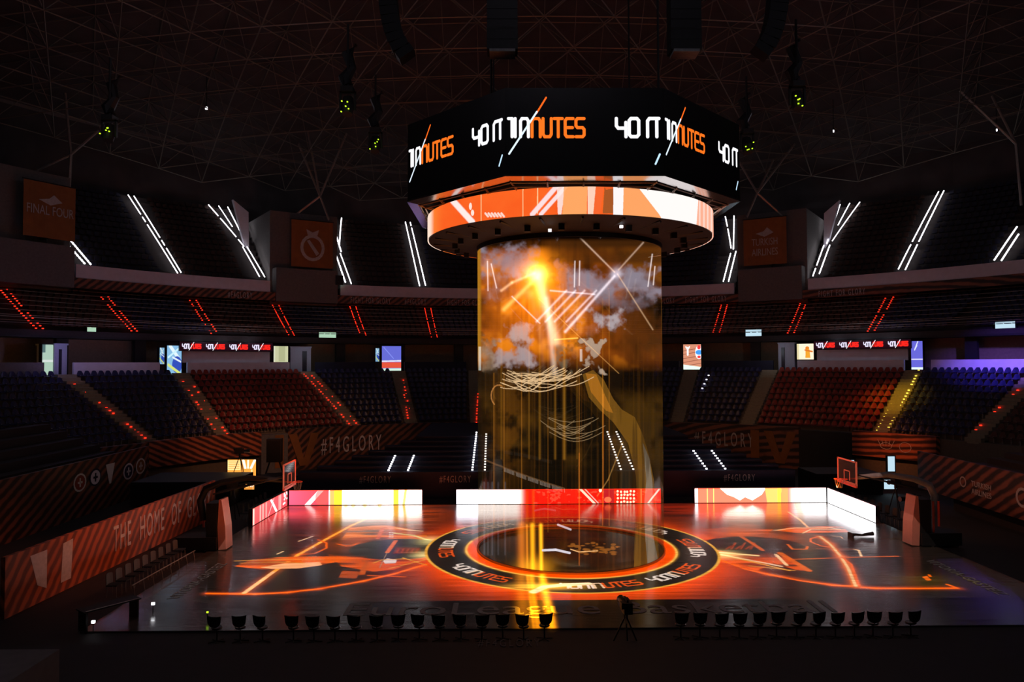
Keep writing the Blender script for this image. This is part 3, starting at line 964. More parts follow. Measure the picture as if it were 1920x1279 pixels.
terrace('terrace_lower', 32, 3.1, 40, 7.8, 10, T0, T1, (-.06, -.06), M['tread'], 'lower seating terrace')
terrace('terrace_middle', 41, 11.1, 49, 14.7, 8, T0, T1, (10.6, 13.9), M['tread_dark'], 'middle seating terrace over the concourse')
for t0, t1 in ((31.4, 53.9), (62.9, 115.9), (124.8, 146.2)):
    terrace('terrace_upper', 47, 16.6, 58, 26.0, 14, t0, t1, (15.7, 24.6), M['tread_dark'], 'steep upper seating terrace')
    struct(MB().sweep([(46.6, 15.8), (46.9, 15.8), (46.9, 16.95), (46.6, 16.95)], t0, t1).build('trim_upper_parapet', M['pale'], fix=True), 'pale parapet along the foot of the upper tier')
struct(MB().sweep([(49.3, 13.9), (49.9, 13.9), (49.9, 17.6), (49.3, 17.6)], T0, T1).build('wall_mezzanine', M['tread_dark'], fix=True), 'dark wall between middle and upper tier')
struct(MB().sweep([(46.45, 14.95), (46.6, 14.95), (46.6, 15.8), (46.45, 15.8)], 24, 156).build('trim_fascia', M['stripe_dark'], fix=True), 'dim printed fascia under the upper tier')
# concourse
struct(MB().sweep([(40.3, 7.5), (44, 7.5), (44, 7.8), (40.3, 7.8)], T0, T1).build('floor_concourse', M['tread'], fix=True), 'concourse deck')
struct(MB().sweep([(43.6, 7.8), (44, 7.8), (44, 11.0), (43.6, 11.0)], T0, T1).build('wall_concourse', M['panel'], fix=True), 'brown panelled wall behind the concourse')
struct(MB().sweep([(40.9, 10.55), (44, 10.55), (44, 10.7), (40.9, 10.7)], T0, T1).build('ceiling_concourse', M['black'], fix=True), 'black soffit over the concourse')
gaps = [153.9, 150.8, 141.3, 138.0, 125.0, 121.5, 113.2, 109.0, 100.0, 97.0, 69.0, 65.6, 56.3, 53.2, 40.0, 37.4]
for a, b in ((170, 153.9), (150.8, 141.3), (138.0, 125.0), (121.5, 113.2), (109.0, 100), (97.0, 69.0), (65.6, 56.3), (53.2, 40.4), (37.4, 20)):
    struct(MB().sweep([(40.05, 7.8), (40.3, 7.8), (40.3, 8.72), (40.05, 8.72)], b, a).build('trim_parapet', M['pale'] if b in (141.3, 125.0, 40.4, 20) else M['cloth'] if b in (113.2, 100, 69.0, 56.3) else M['concrete'], fix=True), 'parapet along the concourse edge')
for k in range(17):
    t = 26 + k * 8.3
    mb = MB().box(-.45, .45, -.2, .2, 0, 2.75)
    struct(mb.build('column_concourse', M['black'], loc=pol(t, 42.2, 7.8), rot=(0, 0, R(t + 90))), 'dark concourse column')
# pale upstands below the ribbon boards
for a, b in ((138.2, 127.3), (51.0, 40.3)):
    struct(MB().sweep([(40.75, 8.7), (40.9, 8.7), (40.9, 9.72), (40.75, 9.72)], b, a).build('wall_pale', M['pale'], fix=True), 'pale wall below the ribbon display')

# concrete cores between the upper blocks
for c, h in ((120.3, 4.2), (58.4, 4.2), (150.5, 4.2), (28.0, 3.2)):
    mb = MB().sweep([(47.6, 14.7), (58, 14.7), (58, 24.3), (47.6, 24.3)], c - h, c + h, 2)
    mb.sweep([(46.2, 14.9), (47.6, 14.9), (47.6, 18.3), (46.2, 18.3)], c - h + .3, c + h - .3, 2)
    struct(mb.build('wall_core', M['concrete'], fix=True), 'concrete core between two upper seating blocks')
for tri in (((437, 374), (466, 398), (467, 472), (459, 462)), ((1574, 375), (1545, 400), (1544, 472), (1552, 458))):
    mb = MB()
    F_, B_ = [], []
    for q in tri:
        t, z = onr(q[0], q[1], 52.4)
        F_.append(pol(t, 52.4, z)); B_.append(pol(t, 52.9, z))
    mb.face(F_); mb.face(B_[::-1])
    for i in range(4):
        j = (i + 1) % 4
        mb.face([F_[i], B_[i], B_[j], F_[j]])
    struct(mb.build('wall_wing', M['pale']), 'pale triangular wing wall beside the upper tier strip lights')

# front walls of the lower bowl
FW = [(31.45, -.06), (31.95, -.06), (31.95, 3.75), (31.45, 3.75)]
for a, b, mm, z1 in ((103.5, 130.5, 'stripe_dark', 3.3), (49, 76.5, 'stripe_dark', 3.3), (134.5, 150.5, 'stripe', 3.25), (30.5, 41.5, 'stripe', 3.3), (150.5, 176, 'stripe_dark', 3.2), (76.5, 103.5, 'rubber', 3.1), (130.5, 134.5, 'concrete', 3.0), (41.5, 49, 'rubber', 3.1)):
    base = -.06 if mm not in ('stripe',) else 1.45
    struct(MB().sweep([(31.45, base), (31.95, base), (31.95, z1), (31.45, z1)], a, b).build('wall_bowl', M['stripe_bowl' if mm == 'stripe' else mm], fix=True), 'front wall of the lower bowl')


def wall_text(text, size, c, r, z, mtl, sx, label, spacing=1.0):
    o = lettering(text, size, None, mtl, sx=sx, name='wall_lettering', depth=.015, bend=circ_bend(c, r, z), spacing=spacing)
    return tag(o, label, 'lettering')


wall_text('#F4GLORY', 1.9, 120.6, 31.42, 1.15, M['letter'], .42, 'pale hashtag lettering on the striped wall left of the tube', 1.5)
wall_text('#F4GLORY', 1.7, 60.2, 31.42, 1.45, M['bannertext'], .42, 'dim hashtag lettering on the striped wall right of the tube', 1.6)
wall_text('#F4GLORY', .75, 96.6, 31.42, 2.3, M['bannertext'], .42, 'small dim hashtag lettering behind the covered stand', 1.4)
for i, t in enumerate((128.5, 112.0, 106.0, 99.0, 72.0, 66.5, 60.5, 50.0)):
    wall_text('FIGHT FOR GLORY' if i % 2 else '#F4GLORY', .85, t, 46.42, 15.05, M['bannertext'], .42,
              'dim fascia lettering under the upper tier, %s from the left' % ORD[i + 1], 1.5)
# big numeral IV shapes on the walls near the corners
for i, (t, lab) in enumerate(((52.6, 'big faint IV numeral on the wall behind the right backboard'), (129.0, 'big faint IV numeral on the wall behind the left backboard'))):
    mb = MB()
    Fm = face_in(t, 31.40, 0)
    def pl(pts):
        A_ = [Fm @ Vector((x, y, 0.0)) for x, y in pts]; B_ = [Fm @ Vector((x, y, .05)) for x, y in pts]
        mb.face(B_)
        for k in range(len(pts)):
            j = (k + 1) % len(pts)
            mb.face([A_[k], A_[j], B_[j], B_[k]])
    pl([(-1.9, .3), (-1.2, .3), (-1.2, 2.9), (-1.9, 2.9)])
    pl([(-.8, 2.9), (-.1, 2.9), (.5, .9), (1.1, 2.9), (1.8, 2.9), (.85, .3), (.15, .3)])
    tag(mb.build('wall_numeral', M['banner']), lab, 'sign')

# end stands and their printed walls
mb = MB()
for k in range(6):
    mb.box(23.0 + .8 * k, 23.85 + .8 * k, -8, 7.5 - k * .3, -.06, 2.4 + .32 * k)
struct(mb.build('terrace_end_right', M['tread_dark']), 'end stand at the right')
mb = MB()
for k in range(6):
    mb.box(-28.1 - .8 * k, -27.3 - .8 * k, -12, 13.0 - k * .4, -.06, 2.5 + .47 * k)
struct(mb.build('terrace_end_left', M['tread_dark']), 'end stand at the left')


def wall_box(name, P0, P1, z0, z1, th, m, label, cat='banner'):
    """upright board from P0 to P1 seen from the side on its left"""
    P0, P1 = Vector(P0), Vector(P1)
    d = (P1 - P0).normalized()
    L_ = (P1 - P0).length
    o = root(name, (P0.x, P0.y, 0), math.atan2(d.y, d.x), label, cat)
    MB().box(0, L_, 0, th, z0, z1).build('board', m, o)
    return o, L_


def fit_text(text, parent, x0, x1, z0, z1, m_):
    o = lettering(text, 1.0, Matrix.Identity(4), m_, parent, depth=.01, spacing=1.25)
    xs_ = [v.co.x for v in o.data.vertices]; ys_ = [v.co.y for v in o.data.vertices]
    ax, bx, ay, by = min(xs_), max(xs_), min(ys_), max(ys_)
    for v in o.data.vertices:
        v.co = Vector((x0 + (v.co.x - ax) / (bx - ax) * (x1 - x0), -.012 - v.co.z, z0 + (v.co.y - ay) / (by - ay) * (z1 - z0)))
    return o


HT = (-3.3, -1.95, -1.2, .93, 1.66, 2.6, 3.3, 6.0)
lw, L_ = wall_box('printed_wall', (-19.9, -9.6, 0), (-19.3, 6.6, 0), -.06, 2.02, .15, M['stripe'], 'long orange striped low wall reading THE HOME OF GLORY at the left')
for w_, ya, yb in (('THE', HT[0], HT[1]), ('HOME', HT[2], HT[3]), ('OF', HT[4], HT[5]), ('GLORY', HT[6], HT[7])):
    fit_text(w_, lw, 9.6 + ya, 9.6 + yb, .56, 1.64, M['letter'])
mb = MB()
for pts in ([(1.6, .6), (2.1, .35), (2.1, 1.75), (1.2, 1.75)], [(2.9, .3), (3.5, .3), (3.6, 1.8), (3.0, 1.75)]):
    mb.face([(x, -.012, z) for x, z in pts])
mb.build('numeral', M['letter'], lw)
lw2, L2 = wall_box('printed_wall', (-27.0, -10.0, 0), (-27.0, 14.6, 0), -.06, 3.05, .2, M['stripe_dark'], 'dim striped wall with round club badges at the far left')
for i, (px, py, c1, c2) in enumerate([(149, 905, 'white', 'red'), (178, 895, 'cloth', 'pale'), (206, 888, 'white', 'brownseat'), (240, 884, 'pale', 'navy'), (263, 874, 'white', 'banner')]):
    d = _ray(px, py); t = (-27.0 - CX) / d[0]; y = CY + t * d[1]; z = CH + t * d[2]
    mb = MB()
    xx = y + 10.0
    n_ = 16
    rx, rz_ = .62, .52
    if i == 2:
        mb.face([(xx - .5, -.03, z + .6), (xx + .5, -.03, z + .6), (xx + .1, -.03, z - .6), (xx - .1, -.03, z - .6)])
    else:
        ring = [(xx + rx * math.cos(2 * math.pi * k / n_), -.03, z + rz_ * math.sin(2 * math.pi * k / n_)) for k in range(n_)]
        inn = [(xx + (p[0] - xx) * .8, -.035, z + (p[2] - z) * .8) for p in ring]
        for k in range(n_):
            mb.face([ring[k], ring[(k + 1) % n_], inn[(k + 1) % n_], inn[k]])
        mb.face(inn, mi=1)
        mb.box(xx - .22, xx + .22, -.05, -.03, z - .06, z + .06); mb.box(xx - .06, xx + .06, -.05, -.03, z - .25, z + .25)
    mb.build('badge', [M[c1], M[c2]], lw2)
T = Matrix.Translation((8.0, -.02, 1.0)) @ Matrix.Rotation(R(90), 4, 'X')
lettering('FLOOR', 1.2, T, M['bannertext'], lw2, sx=.9, depth=.01)

rw, L3 = wall_box('printed_wall', (22.6, 10.4, 0), (22.2, -7.0, 0), .75, 3.0, .2, M['stripe_dark'], 'dark orange striped wall of the end stand at the far right')
T = Matrix.Translation((6.2, -.012, 1.75)) @ Matrix.Rotation(R(90), 4, 'X')
lettering('TURKISH\nAIRLINES', .42, T, M['bannertext'], rw, depth=.01)
for x in (4.6, 9.4):
    mb = MB()
    for k in range(14):
        a, b = 2 * math.pi * k / 14, 2 * math.pi * (k + 1) / 14
        r0_, r1_ = (.22, .3) if x < 5 else (.36, .5)
        mb.face([(x + r * math.cos(q), -.012, 1.85 + r * math.sin(q)) for r, q in ((r0_, a), (r1_, a), (r1_, b), (r0_, b))])
    mb.build('emblem', M['bannertext'], rw)
# small emblem outlines on the bright orange wall
for t, lab in ((36.9, 'thin sunburst emblem on the bright orange wall by the stairs'), (34.4, 'thin ball outline emblem on the bright orange wall')):
    Fm = face_in(t, 31.42, 2.35)
    mb = MB()
    for k in range(12):
        a = 2 * math.pi * k / 12
        b = 2 * math.pi * (k + 1) / 12
        mb.tube([Fm @ Vector((.42 * math.cos(a), .24 * math.sin(a) * (1 if t > 36 else 1.5), .02)), Fm @ Vector((.42 * math.cos(b), .24 * math.sin(b) * (1 if t > 36 else 1.5), .02))], .018, 4)
    if t > 36:
        for k in range(5):
            mb.tube([Fm @ Vector((-.4 + .2 * k, 0, .02)), Fm @ Vector((-.6 + .3 * k, .42, .02))], .018, 4)
    tag(mb.build('wall_emblem', M['letter']), lab, 'emblem')

# covered retractable stand beyond the far boards
mb = MB()
for k in range(8):
    y0, z = 12.0 + .72 * k, 1.62 + .25 * k
    hl, hr = 16.2 - .98 * k, 15.6 - .80 * k
    mb.box(-hl, hr, y0, y0 + .72 if k < 7 else 29.0, -.06, z)
ob = struct(mb.build('terrace_retractable', M['cloth']), 'retractable stand under dark cloth beyond the court')
for x, t_ in ((-11.3, '#F4GLORY'), (-2.2 - 4.0, '#F4GLORY'), (12.0, '#F4GLORY')):
    T = Matrix.Translation((x, 11.98, .95)) @ Matrix.Rotation(R(90), 4, 'X')
    o = lettering(t_, .62, T, M['bannertext'], None, sx=.55, name='stand_lettering', depth=.01, spacing=1.3)
    tag(o, 'dim lettering on the front of the covered stand, %s' % ('left of the left aisle lights' if x < -10 else 'between the left boards' if x < 0 else 'at the right'), 'lettering')

# ---------------------------------------------------------------- roof space frame
mb = MB()
def zl(x, y):
    return 28.2 + 6.5 * (1 - (x * x + y * y) / 3600)
a5 = 5.2
nodes, ups = {}, {}
for i in range(-14, 15):
    for j in range(-4, 14):
        x, y = (i + .5 * (j % 2)) * a5, j * a5 * .866
        if math.hypot(x, y) < 58:
            nodes[(i, j)] = (x, y, zl(x, y))
def nb(i, j):
    o = j % 2
    return [(i + 1, j), (i + o, j + 1), (i - 1 + o, j + 1)]
cnt = 0
for (i, j), p in nodes.items():
    c = nb(i, j)
    for q in c:
        if q in nodes:
            mb.tube([p, nodes[q]], .055, 4, caps=False)
    for tri in (((i, j), (i + 1, j), (i + j % 2, j + 1)),):
        if all(k in nodes for k in tri):
            cc = np.mean([nodes[k] for k in tri], 0) + np.array([0, 0, 2.9])
            ups[(i, j)] = tuple(cc)
            for k in tri:
                mb.tube([nodes[k], tuple(cc)], .035, 4, caps=False)
for (i, j), p in ups.items():
    for q in nb(i, j):
        if q in ups:
            mb.tube([p, ups[q]], .045, 4, caps=False)
struct(mb.build('trim_space_frame', M['framesteel']), 'thin steel space frame under the roof')
# purlins on the dome
mb = MB()
for r in range(12, 60, 4):
    mb.sweep([(r, 41 - (r / 60) ** 2 * 9.9 - .45), (r + .12, 41 - (r / 60) ** 2 * 9.9 - .45), (r + .12, 41 - (r / 60) ** 2 * 9.9 + .3), (r, 41 - (r / 60) ** 2 * 9.9 + .3)], 0, 180, 6)
struct(mb.build('beam_purlins', M['concrete']), 'ring purlins of the roof')


def strut(name, node, feet, r, label):
    o = root(name, node, 0, label, 'roof support')
    for f in feet:
        MB().tube([(0, 0, 0), tuple(np.array(f) - np.array(node))], r, 6).build('strut', M['steel'], o)
    return o


def wnode(px, py, Y):
    d = _ray(px, py)
    t = (Y - CY) / d[1]
    return tuple(CAMV + t * d)


for nd, ft, lab in (((133, 290), [(35, 335), (130, 352), (122, 175), (185, 245)], 'branching steel roof support above the far left banner'),
                    ((600, 368), [(545, 410), (617, 413), (650, 250), (575, 235), (560, 270)], 'branching steel roof support above the crest banner'),
                    ((1420, 362), [(1400, 408), (1478, 415), (1378, 290), (1450, 300), (1490, 270)], 'branching steel roof support above the right banner'),
                    ((1905, 270), [(1915, 385), (1800, 170), (1860, 180)], 'branching steel roof support at the right edge')):
    Y = {133: 27, 600: 41, 1420: 40, 1905: 27}[nd[0]]
    strut('roof_strut', wnode(*nd, Y), [wnode(*f, Y if f[1] > nd[1] else Y + 1.5) for f in ft], .11, lab)

# ================================================================ LIT OPENINGS, BOOTHS, DISPLAYS
def portal(x0, x1, y0, y1, kind, label, name='lit_poster', cat='backlit panel', r=40.62, k=1.0, sample=True, base=None):
    a0, ztop = onr(x0, y0, r)
    a1, zb = onr(x1, y1, r)
    o = root(name, pol((a0 + a1) / 2, r, zb), 0, label, cat)
    p0, p1 = Vector(pol(a0, r, zb)), Vector(pol(a1, r, zb))
    c = Vector(o.location)
    n_ = (-(c.copy())); n_.z = 0; n_.normalize()
    up = Vector((0, 0, ztop - zb))
    mb = MB().face([p0 - c, p1 - c, p1 - c + up, p0 - c + up], [(0, 0), (1, 0), (1, 1), (0, 1)])
    pm = screen(kind + ' panel art', poster_art(kind), k, sample) if isinstance(kind, str) and kind not in M else M[kind]
    mb.build('panel', pm, o)
    # frame with depth
    fr = MB()
    d = (p1 - p0).normalized()
    T = Matrix(((d.x, -n_.x, 0, 0), (d.y, -n_.y, 0, 0), (0, 0, 1, 0), (0, 0, 0, 1)))
    T = T.copy(); w = (p1 - p0).length / 2; h = ztop - zb
    t = .05
    for b in ((-w - t, -w, -.05, .3, -t, h + t), (w, w + t, -.05, .3, -t, h + t), (-w, w, -.05, .3, h, h + t), (-w, w, -.05, .3, -t, 0), (-w, w, .1, .3, 0, h)):
        fr.box(*b, T=T)
    fr.build('frame', M['black'], o)
    return o


portal(79, 99, 646, 706, 'corridor', 'pale green lit doorway at the far left of the concourse', 'lit_doorway', 'doorway', k=.75)
portal(299, 308, 652, 683, 'blue_white', 'narrow blue lit strip left of the blue poster', k=.8)
portal(313, 340, 648, 703, 'blue_white', 'blue and white lit poster left of the ribbon display', k=1.0)
portal(513, 540, 649, 679, 'cream', 'pale yellow lit opening right of the left ribbon display', 'lit_doorway', 'doorway', k=.8)
portal(704, 711, 653, 678, 'blue_white', 'small blue poster beside the blue and red screen', k=.8)
portal(716, 752, 649, 695, 'blue_red', 'screen of blue above a red band between the left stands', 'lit_screen', 'screen', k=.95)
portal(897, 902, 650, 695, 'cool', 'thin pale lit slot just left of the tube', 'lit_doorway', 'doorway')
portal(1281, 1315, 646, 693, 'salmon', 'salmon poster with a round blue badge right of the tube', k=1.2)
portal(1494, 1526, 645, 674, 'figure', 'cream poster with an orange figure left of the right ribbon display', k=1.0)
portal(1708, 1731, 640, 693, 'blue', 'blue lit screen at the head of the yellow stairs', 'lit_screen', 'screen', k=1.1)
portal(1087, 1092, 655, 690, 'cool', 'pale lit slot seen through the tube', 'lit_doorway', 'doorway')

# concourse booths with a dark door
def booth(x0, x1, y0, y1, door, label):
    a0, zt = onr(x0, y0, 40.5)
    a1, zb = onr(x1, y1, 40.5)
    zb = 7.8
    o = root('entrance_booth', pol((a0 + a1) / 2, 40.5, zb), R((a0 + a1) / 2 + 90), label, 'booth')
    w = R(abs(a0 - a1)) * 40.5 / 2
    h = zt - zb
    MB().box(-w, w, -2.2, 0.0, 0, h).build('shell', M['booth'], o)
    MB().box(-w - .05, w + .05, -2.3, .08, h, h + .12).build('roof', M['booth'], o)
    dw = w * .42
    cxx = -door * w * .45
    MB().box(cxx - dw / 2, cxx + dw / 2, 0.0, .06, .05, h * .86).build('door', M['doorm'], o)
    return o


booth(102, 125, 647, 707, -.2, 'purple tinted booth with a dark door at the far left')
booth(545, 583, 652, 700, .8, 'pale blue grey booth with a dark door right of the red stand')
booth(1459, 1490, 645, 693, -.9, 'pale booth at the top of the stairs left of the right red stand')

# windows in the middle tier mouths
for x0, x1, y0, y1, k, lab in ((163, 180, 613, 627, 'window', 'small greenish lit mouth in the left middle tier'), (598, 630, 623, 634, 'window', 'small yellowish lit mouth left of the tube in the middle tier'),
                               (1398, 1428, 618, 630, 'cool', 'small pale lit mouth right of the tube in the middle tier'), (1866, 1904, 604, 616, 'cool', 'lit mouth with railing at the far right of the middle tier')):
    portal(x0, x1, y0, y1, k, lab, 'tier_mouth', 'opening', r=41.6)
# ribbon displays
for a, b, n, lab in ((138.75, 127.1, 4, 'ribbon display repeating 40 MINUTES above the left red stand'), (51.2, 39.75, 4, 'ribbon display repeating 40 MINUTES above the right red stand')):
    o = root('ribbon_display', pol((a + b) / 2, 40.4, 9.75), 0, lab, 'display')
    loc = Vector(o.location)
    mb = MB().sweep([(40.4, 9.75), (40.4, 10.45)], b, a, .5, closed=False, uv=lambda t, r, z: ((a - t) / (a - b), (z - 9.75) / .7))
    mb.v = [tuple(Vector(p) - loc) for p in mb.v]
    mb.build('screen', screen('ribbon art', ribbon_art(n), 1.0, False), o)
    mb = MB().sweep([(40.42, 9.68), (40.7, 9.68), (40.7, 10.5), (40.42, 10.5)], b, a, .5)
    mb.v = [tuple(Vector(p) - loc) for p in mb.v]
    mb.build('housing', M['black'], o)

# warm lamps far left, little concourse lamps
mb = MB().tube([(0, 0, 0), (0, 0, .16)], .14, 8)
tag(mb.build('wall_lamp', M['amber_led'], loc=(-41.0, 13.9, 8.9)), 'small amber lamp glowing in the concourse at the far left', 'lamp')

# LED boards round the court
def board(P0, P1, z0, z1, kind, xr, label, k=1.0):
    P0, P1 = Vector(P0), Vector(P1)
    d = (P1 - P0); L_ = d.length; d.normalize()
    o = root('perimeter_board', (P0.x, P0.y, 0), math.atan2(d.y, d.x), label, 'led board')
    MB().box(0, L_, .03, .22, z0 - .02, z1 + .02).box(0, .03, .0, .03, z0, z1).box(L_ - .03, L_, .0, .03, z0, z1).build('cabinet', M['black'], o)
    MB().face([(.03, .012, z0), (L_ - .03, .012, z0), (L_ - .03, .012, z1), (.03, .012, z1)], [(0, 0), (1, 0), (1, 1), (0, 1)]).build('screen', screen(kind + ' art', art_board(*xr, kind), k), o)
    mb = MB()
    nft = max(2, int(L_ / 1.6))
    for i in range(nft + 1):
        x = .1 + (L_ - .2) * i / nft
        mb.box(x - .04, x + .04, .05, .5, 0, z0)
    mb.build('foot', M['black'], o)
    return o


ZB0, ZB1, YB = .03, .90, 9.6
d0 = lambda px: wnode(px, 935, YB)[0]
board((d0(541), YB, 0), (d0(792), YB, 0), ZB0, ZB1, 'far_left', (541, 792), 'far left led board showing pink fading into white and yellow', 3.6)
board((d0(855), YB, 0), (d0(1240), YB, 0), ZB0, ZB1, 'far_mid', (855, 1240), 'middle led board, white turning bright red behind the tube', 3.6)
board((d0(1302), YB, 0), (d0(1550), YB, 0), ZB0, ZB1, 'far_right', (1302, 1553), 'far right led board with a white dome on salmon', 3.0)
board((-16.3, 4.0, 0), (-16.12, YB - .05, 0), ZB0, ZB1, 'side_left', (472, 541), 'short pink and red led board angled along the left end', 2.6)
board((16.55, YB - .05, 0), (16.6, 3.9, 0), ZB0, ZB1, 'side_right', (1553, 1643), 'white led board running along the right end', 3.6)

# ================================================================ SCOREBOARD
sb = root('octagonal_scoreboard', (0, CYC, 14.2), 0, 'large black eight-sided scoreboard showing 40 MINUTES with a round orange screen below', 'scoreboard')
AP, CR = 7.12, 7.12 / math.cos(R(22.5))
ZO0, ZO1 = 15.45, 18.75
octm = screen('octagon art mat', art_octagon(), 1.15, True)
cor = [(CR * math.cos(R(-112.5 + 45 * k)), CR * math.sin(R(-112.5 + 45 * k))) for k in range(8)]
for k in range(8):
    (xa, ya), (xb, yb) = cor[k], cor[(k + 1) % 8]
    za, zb_ = ZO0 - 14.2, ZO1 - 14.2
    MB().face([(xa, ya, za), (xb, yb, za), (xb, yb, zb_), (xa, ya, zb_)], [(0, 0), (1, 0), (1, 1), (0, 1)]).build('screen_panel', octm, sb)
mb = MB()
def octring(s0, z0, s1, z1, m=mb):
    for k in range(8):
        (xa, ya), (xb, yb) = cor[k], cor[(k + 1) % 8]
        m.face([(xa * s0, ya * s0, z0), (xb * s0, yb * s0, z0), (xb * s1, yb * s1, z1), (xa * s1, ya * s1, z1)])
octring(1.0, 4.55, .9, 4.62); octring(.9, 4.62, .1, 4.62); octring(.985, 1.27, .985, 4.5); octring(.985, 1.5, .1, 1.5)
mb.build('housing', M['black'], sb)
M['chrome'] = mat('polished aluminium', (.62, .60, .62), .18, 1.0, var=.05)
mb = MB(); octring(1.004, 1.30, 1.004, 1.235, mb); octring(1.004, 1.235, .94, 1.16, mb)
mb.build('rim_trim', M['chrome'], sb)
# open louvre frame between octagon and round screen
mb = MB()
for k in range(8):
    (xa, ya), (xb, yb) = cor[k], cor[(k + 1) % 8]
    for q, z in ((.93, 1.12), (.90, 1.02)):
        mb.tube([(xa * q, ya * q, z), (xb * q, yb * q, z)], .035, 4)
    for f_ in (0, .25, .5, .75):
        x, y = xa + (xb - xa) * f_, ya + (yb - ya) * f_
        rr_ = math.hypot(x, y)
        mb.tube([(x * .94, y * .94, 1.14), (x / rr_ * 6.6, y / rr_ * 6.6, .98)], .035, 4)
        mb.tube([(x * .94, y * .94, 1.14), (x / rr_ * 6.5, y / rr_ * 6.5, 1.02)], .03, 4)
mb.build('louvre_frame', M['steel'], sb)
mb = MB().sweep([(6.55, -.05), (6.55, 1.0)], 0, 360, 3, closed=False, uv=lambda t, r, z: (t / 360, (z + .05) / 1.05))
mb.build('ring_screen', screen('ring art mat', art_ring(), 1.0, True), sb, smooth=True)
mb = MB().sweep([(6.5, -.05), (6.5, 1.0), (6.35, 1.05), (5.0, 1.2), (4.9, .3), (4.5, -.12), (4.3, -.12), (4.3, -.3), (6.1, -.1)], 0, 360, 6)
mb.build('underside', M['disc'], sb, fix=True)
mb = MB()
for k in range(24):
    t = R(k * 15)
    mb.tube([(4.4 * math.cos(t), 4.4 * math.sin(t), -.2), (6.3 * math.cos(t), 6.3 * math.sin(t), -.12)], .05, 4)
    t2 = R(k * 15 + 7)
    mb.box(5.3 * math.cos(t2) - .12, 5.3 * math.cos(t2) + .12, 5.3 * math.sin(t2) - .12, 5.3 * math.sin(t2) + .12, -.42, -.12)
mb.build('spotlight_rack', M['black'], sb)
for k in range(4):
    t = R(45 + 90 * k)
    MB().tube([(5 * math.cos(t), 5 * math.sin(t), 4.6), (5 * math.cos(t), 5 * math.sin(t), 20.0)], .05, 6).build('hanger', M['black'], sb)
mb = MB()
for px, py in ((1031, 432), (1165, 425)):
    p = Vector(wnode(px, py, -6.0)) - Vector((0, CYC, 14.2))
    mb.box(p.x - .06, p.x + .06, p.y - .05, p.y + .05, p.z - .05, p.z + .05)
mb.build('indicator', M['white_dot'], sb)

# ---------------------------------------------------------------- gauze tube
gz = root('projection_tube', (0, CYC, 0), 0, 'tall see-through gauze tube glowing with orange moving pictures', 'projection screen')
m, n, l, p = new_mat('projection gauze')
n.remove(p)
t = n.new('ShaderNodeTexImage'); t.image = art_gauze(); t.extension = 'EXTEND'
uv = n.new('ShaderNodeUVMap'); uv.uv_map = 'UVMap'; l.new(uv.outputs[0], t.inputs[0])
em = n.new('ShaderNodeEmission'); em.inputs[1].default_value = 1.0; l.new(t.outputs[0], em.inputs[0])
tr = n.new('ShaderNodeBsdfTransparent'); tr.inputs[0].default_value = (.74, .69, .62, 1)
gl_ = n.new('ShaderNodeBsdfGlossy'); gl_.inputs[0].default_value = (.7, .7, .7, 1); gl_.inputs[1].default_value = .12
mx = n.new('ShaderNodeMixShader'); mx.inputs[0].default_value = .02
l.new(tr.outputs[0], mx.inputs[1]); l.new(gl_.outputs[0], mx.inputs[2])
ad = n.new('ShaderNodeAddShader'); l.new(em.outputs[0], ad.inputs[0]); l.new(mx.outputs[0], ad.inputs[1])
l.new(ad.outputs[0], n['Material Output'].inputs[0])
mb = MB().sweep([(4.25, .02), (4.25, 13.75)], 0, 360, 2.5, closed=False, uv=lambda t_, r_, z_: (t_ / 360, (z_ - .02) / 13.73))
mb.build('gauze', m, gz, smooth=True)
MB().sweep([(4.22, 13.7), (4.3, 13.7), (4.3, 13.9), (4.22, 13.9)], 0, 360, 5).build('top_hoop', M['black'], gz, fix=True)
MB().sweep([(4.22, 0), (4.31, 0), (4.31, .09), (4.22, .09)], 0, 360, 4).build('bottom_hoop', M['black'], gz, fix=True)

# ---------------------------------------------------------------- floor projector
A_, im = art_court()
LP = (0.0, -24.0, 24.0)
ld = bpy.data.lights.new('court_projector', 'SPOT')
ld.spot_size = R(160); ld.spot_blend = 0; ld.shadow_soft_size = .02
ld.energy = 14.3 * 4 * math.pi * LP[2] ** 2 * PROJ_K
ld.use_nodes = True
n, l = ld.node_tree.nodes, ld.node_tree.links
em = n['Emission']
tc = n.new('ShaderNodeTexCoord')
sp = n.new('ShaderNodeSeparateXYZ'); l.new(tc.outputs['Normal'], sp.inputs[0])
def mth(op, a, b=None):
    q = n.new('ShaderNodeMath'); q.operation = op
    for i_, v in enumerate((a, b)):
        if v is None:
            continue
        if isinstance(v, (int, float)):
            q.inputs[i_].default_value = v
        else:
            l.new(v, q.inputs[i_])
    return q.outputs[0]
nz_ = mth('ABSOLUTE', sp.outputs[2])
sxx = mth('MULTIPLY', mth('DIVIDE', sp.outputs[0], nz_), LP[2])
syy = mth('MULTIPLY', mth('DIVIDE', sp.outputs[1], nz_), LP[2])
u_ = mth('DIVIDE', mth('SUBTRACT', mth('ADD', sxx, LP[0]), A_.x0), A_.x1 - A_.x0)
v_ = mth('DIVIDE', mth('SUBTRACT', mth('ADD', syy, LP[1]), A_.y0), A_.y1 - A_.y0)
cb = n.new('ShaderNodeCombineXYZ'); l.new(u_, cb.inputs[0]); l.new(v_, cb.inputs[1])
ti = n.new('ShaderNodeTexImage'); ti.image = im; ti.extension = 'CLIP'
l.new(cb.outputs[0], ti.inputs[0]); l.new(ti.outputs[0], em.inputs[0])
l.new(mth('DIVIDE', 1.0, mth('POWER', nz_, 3.0)), em.inputs[1])
lo = bpy.data.objects.new('court_projector', ld)
COL.objects.link(lo); lo.location = LP

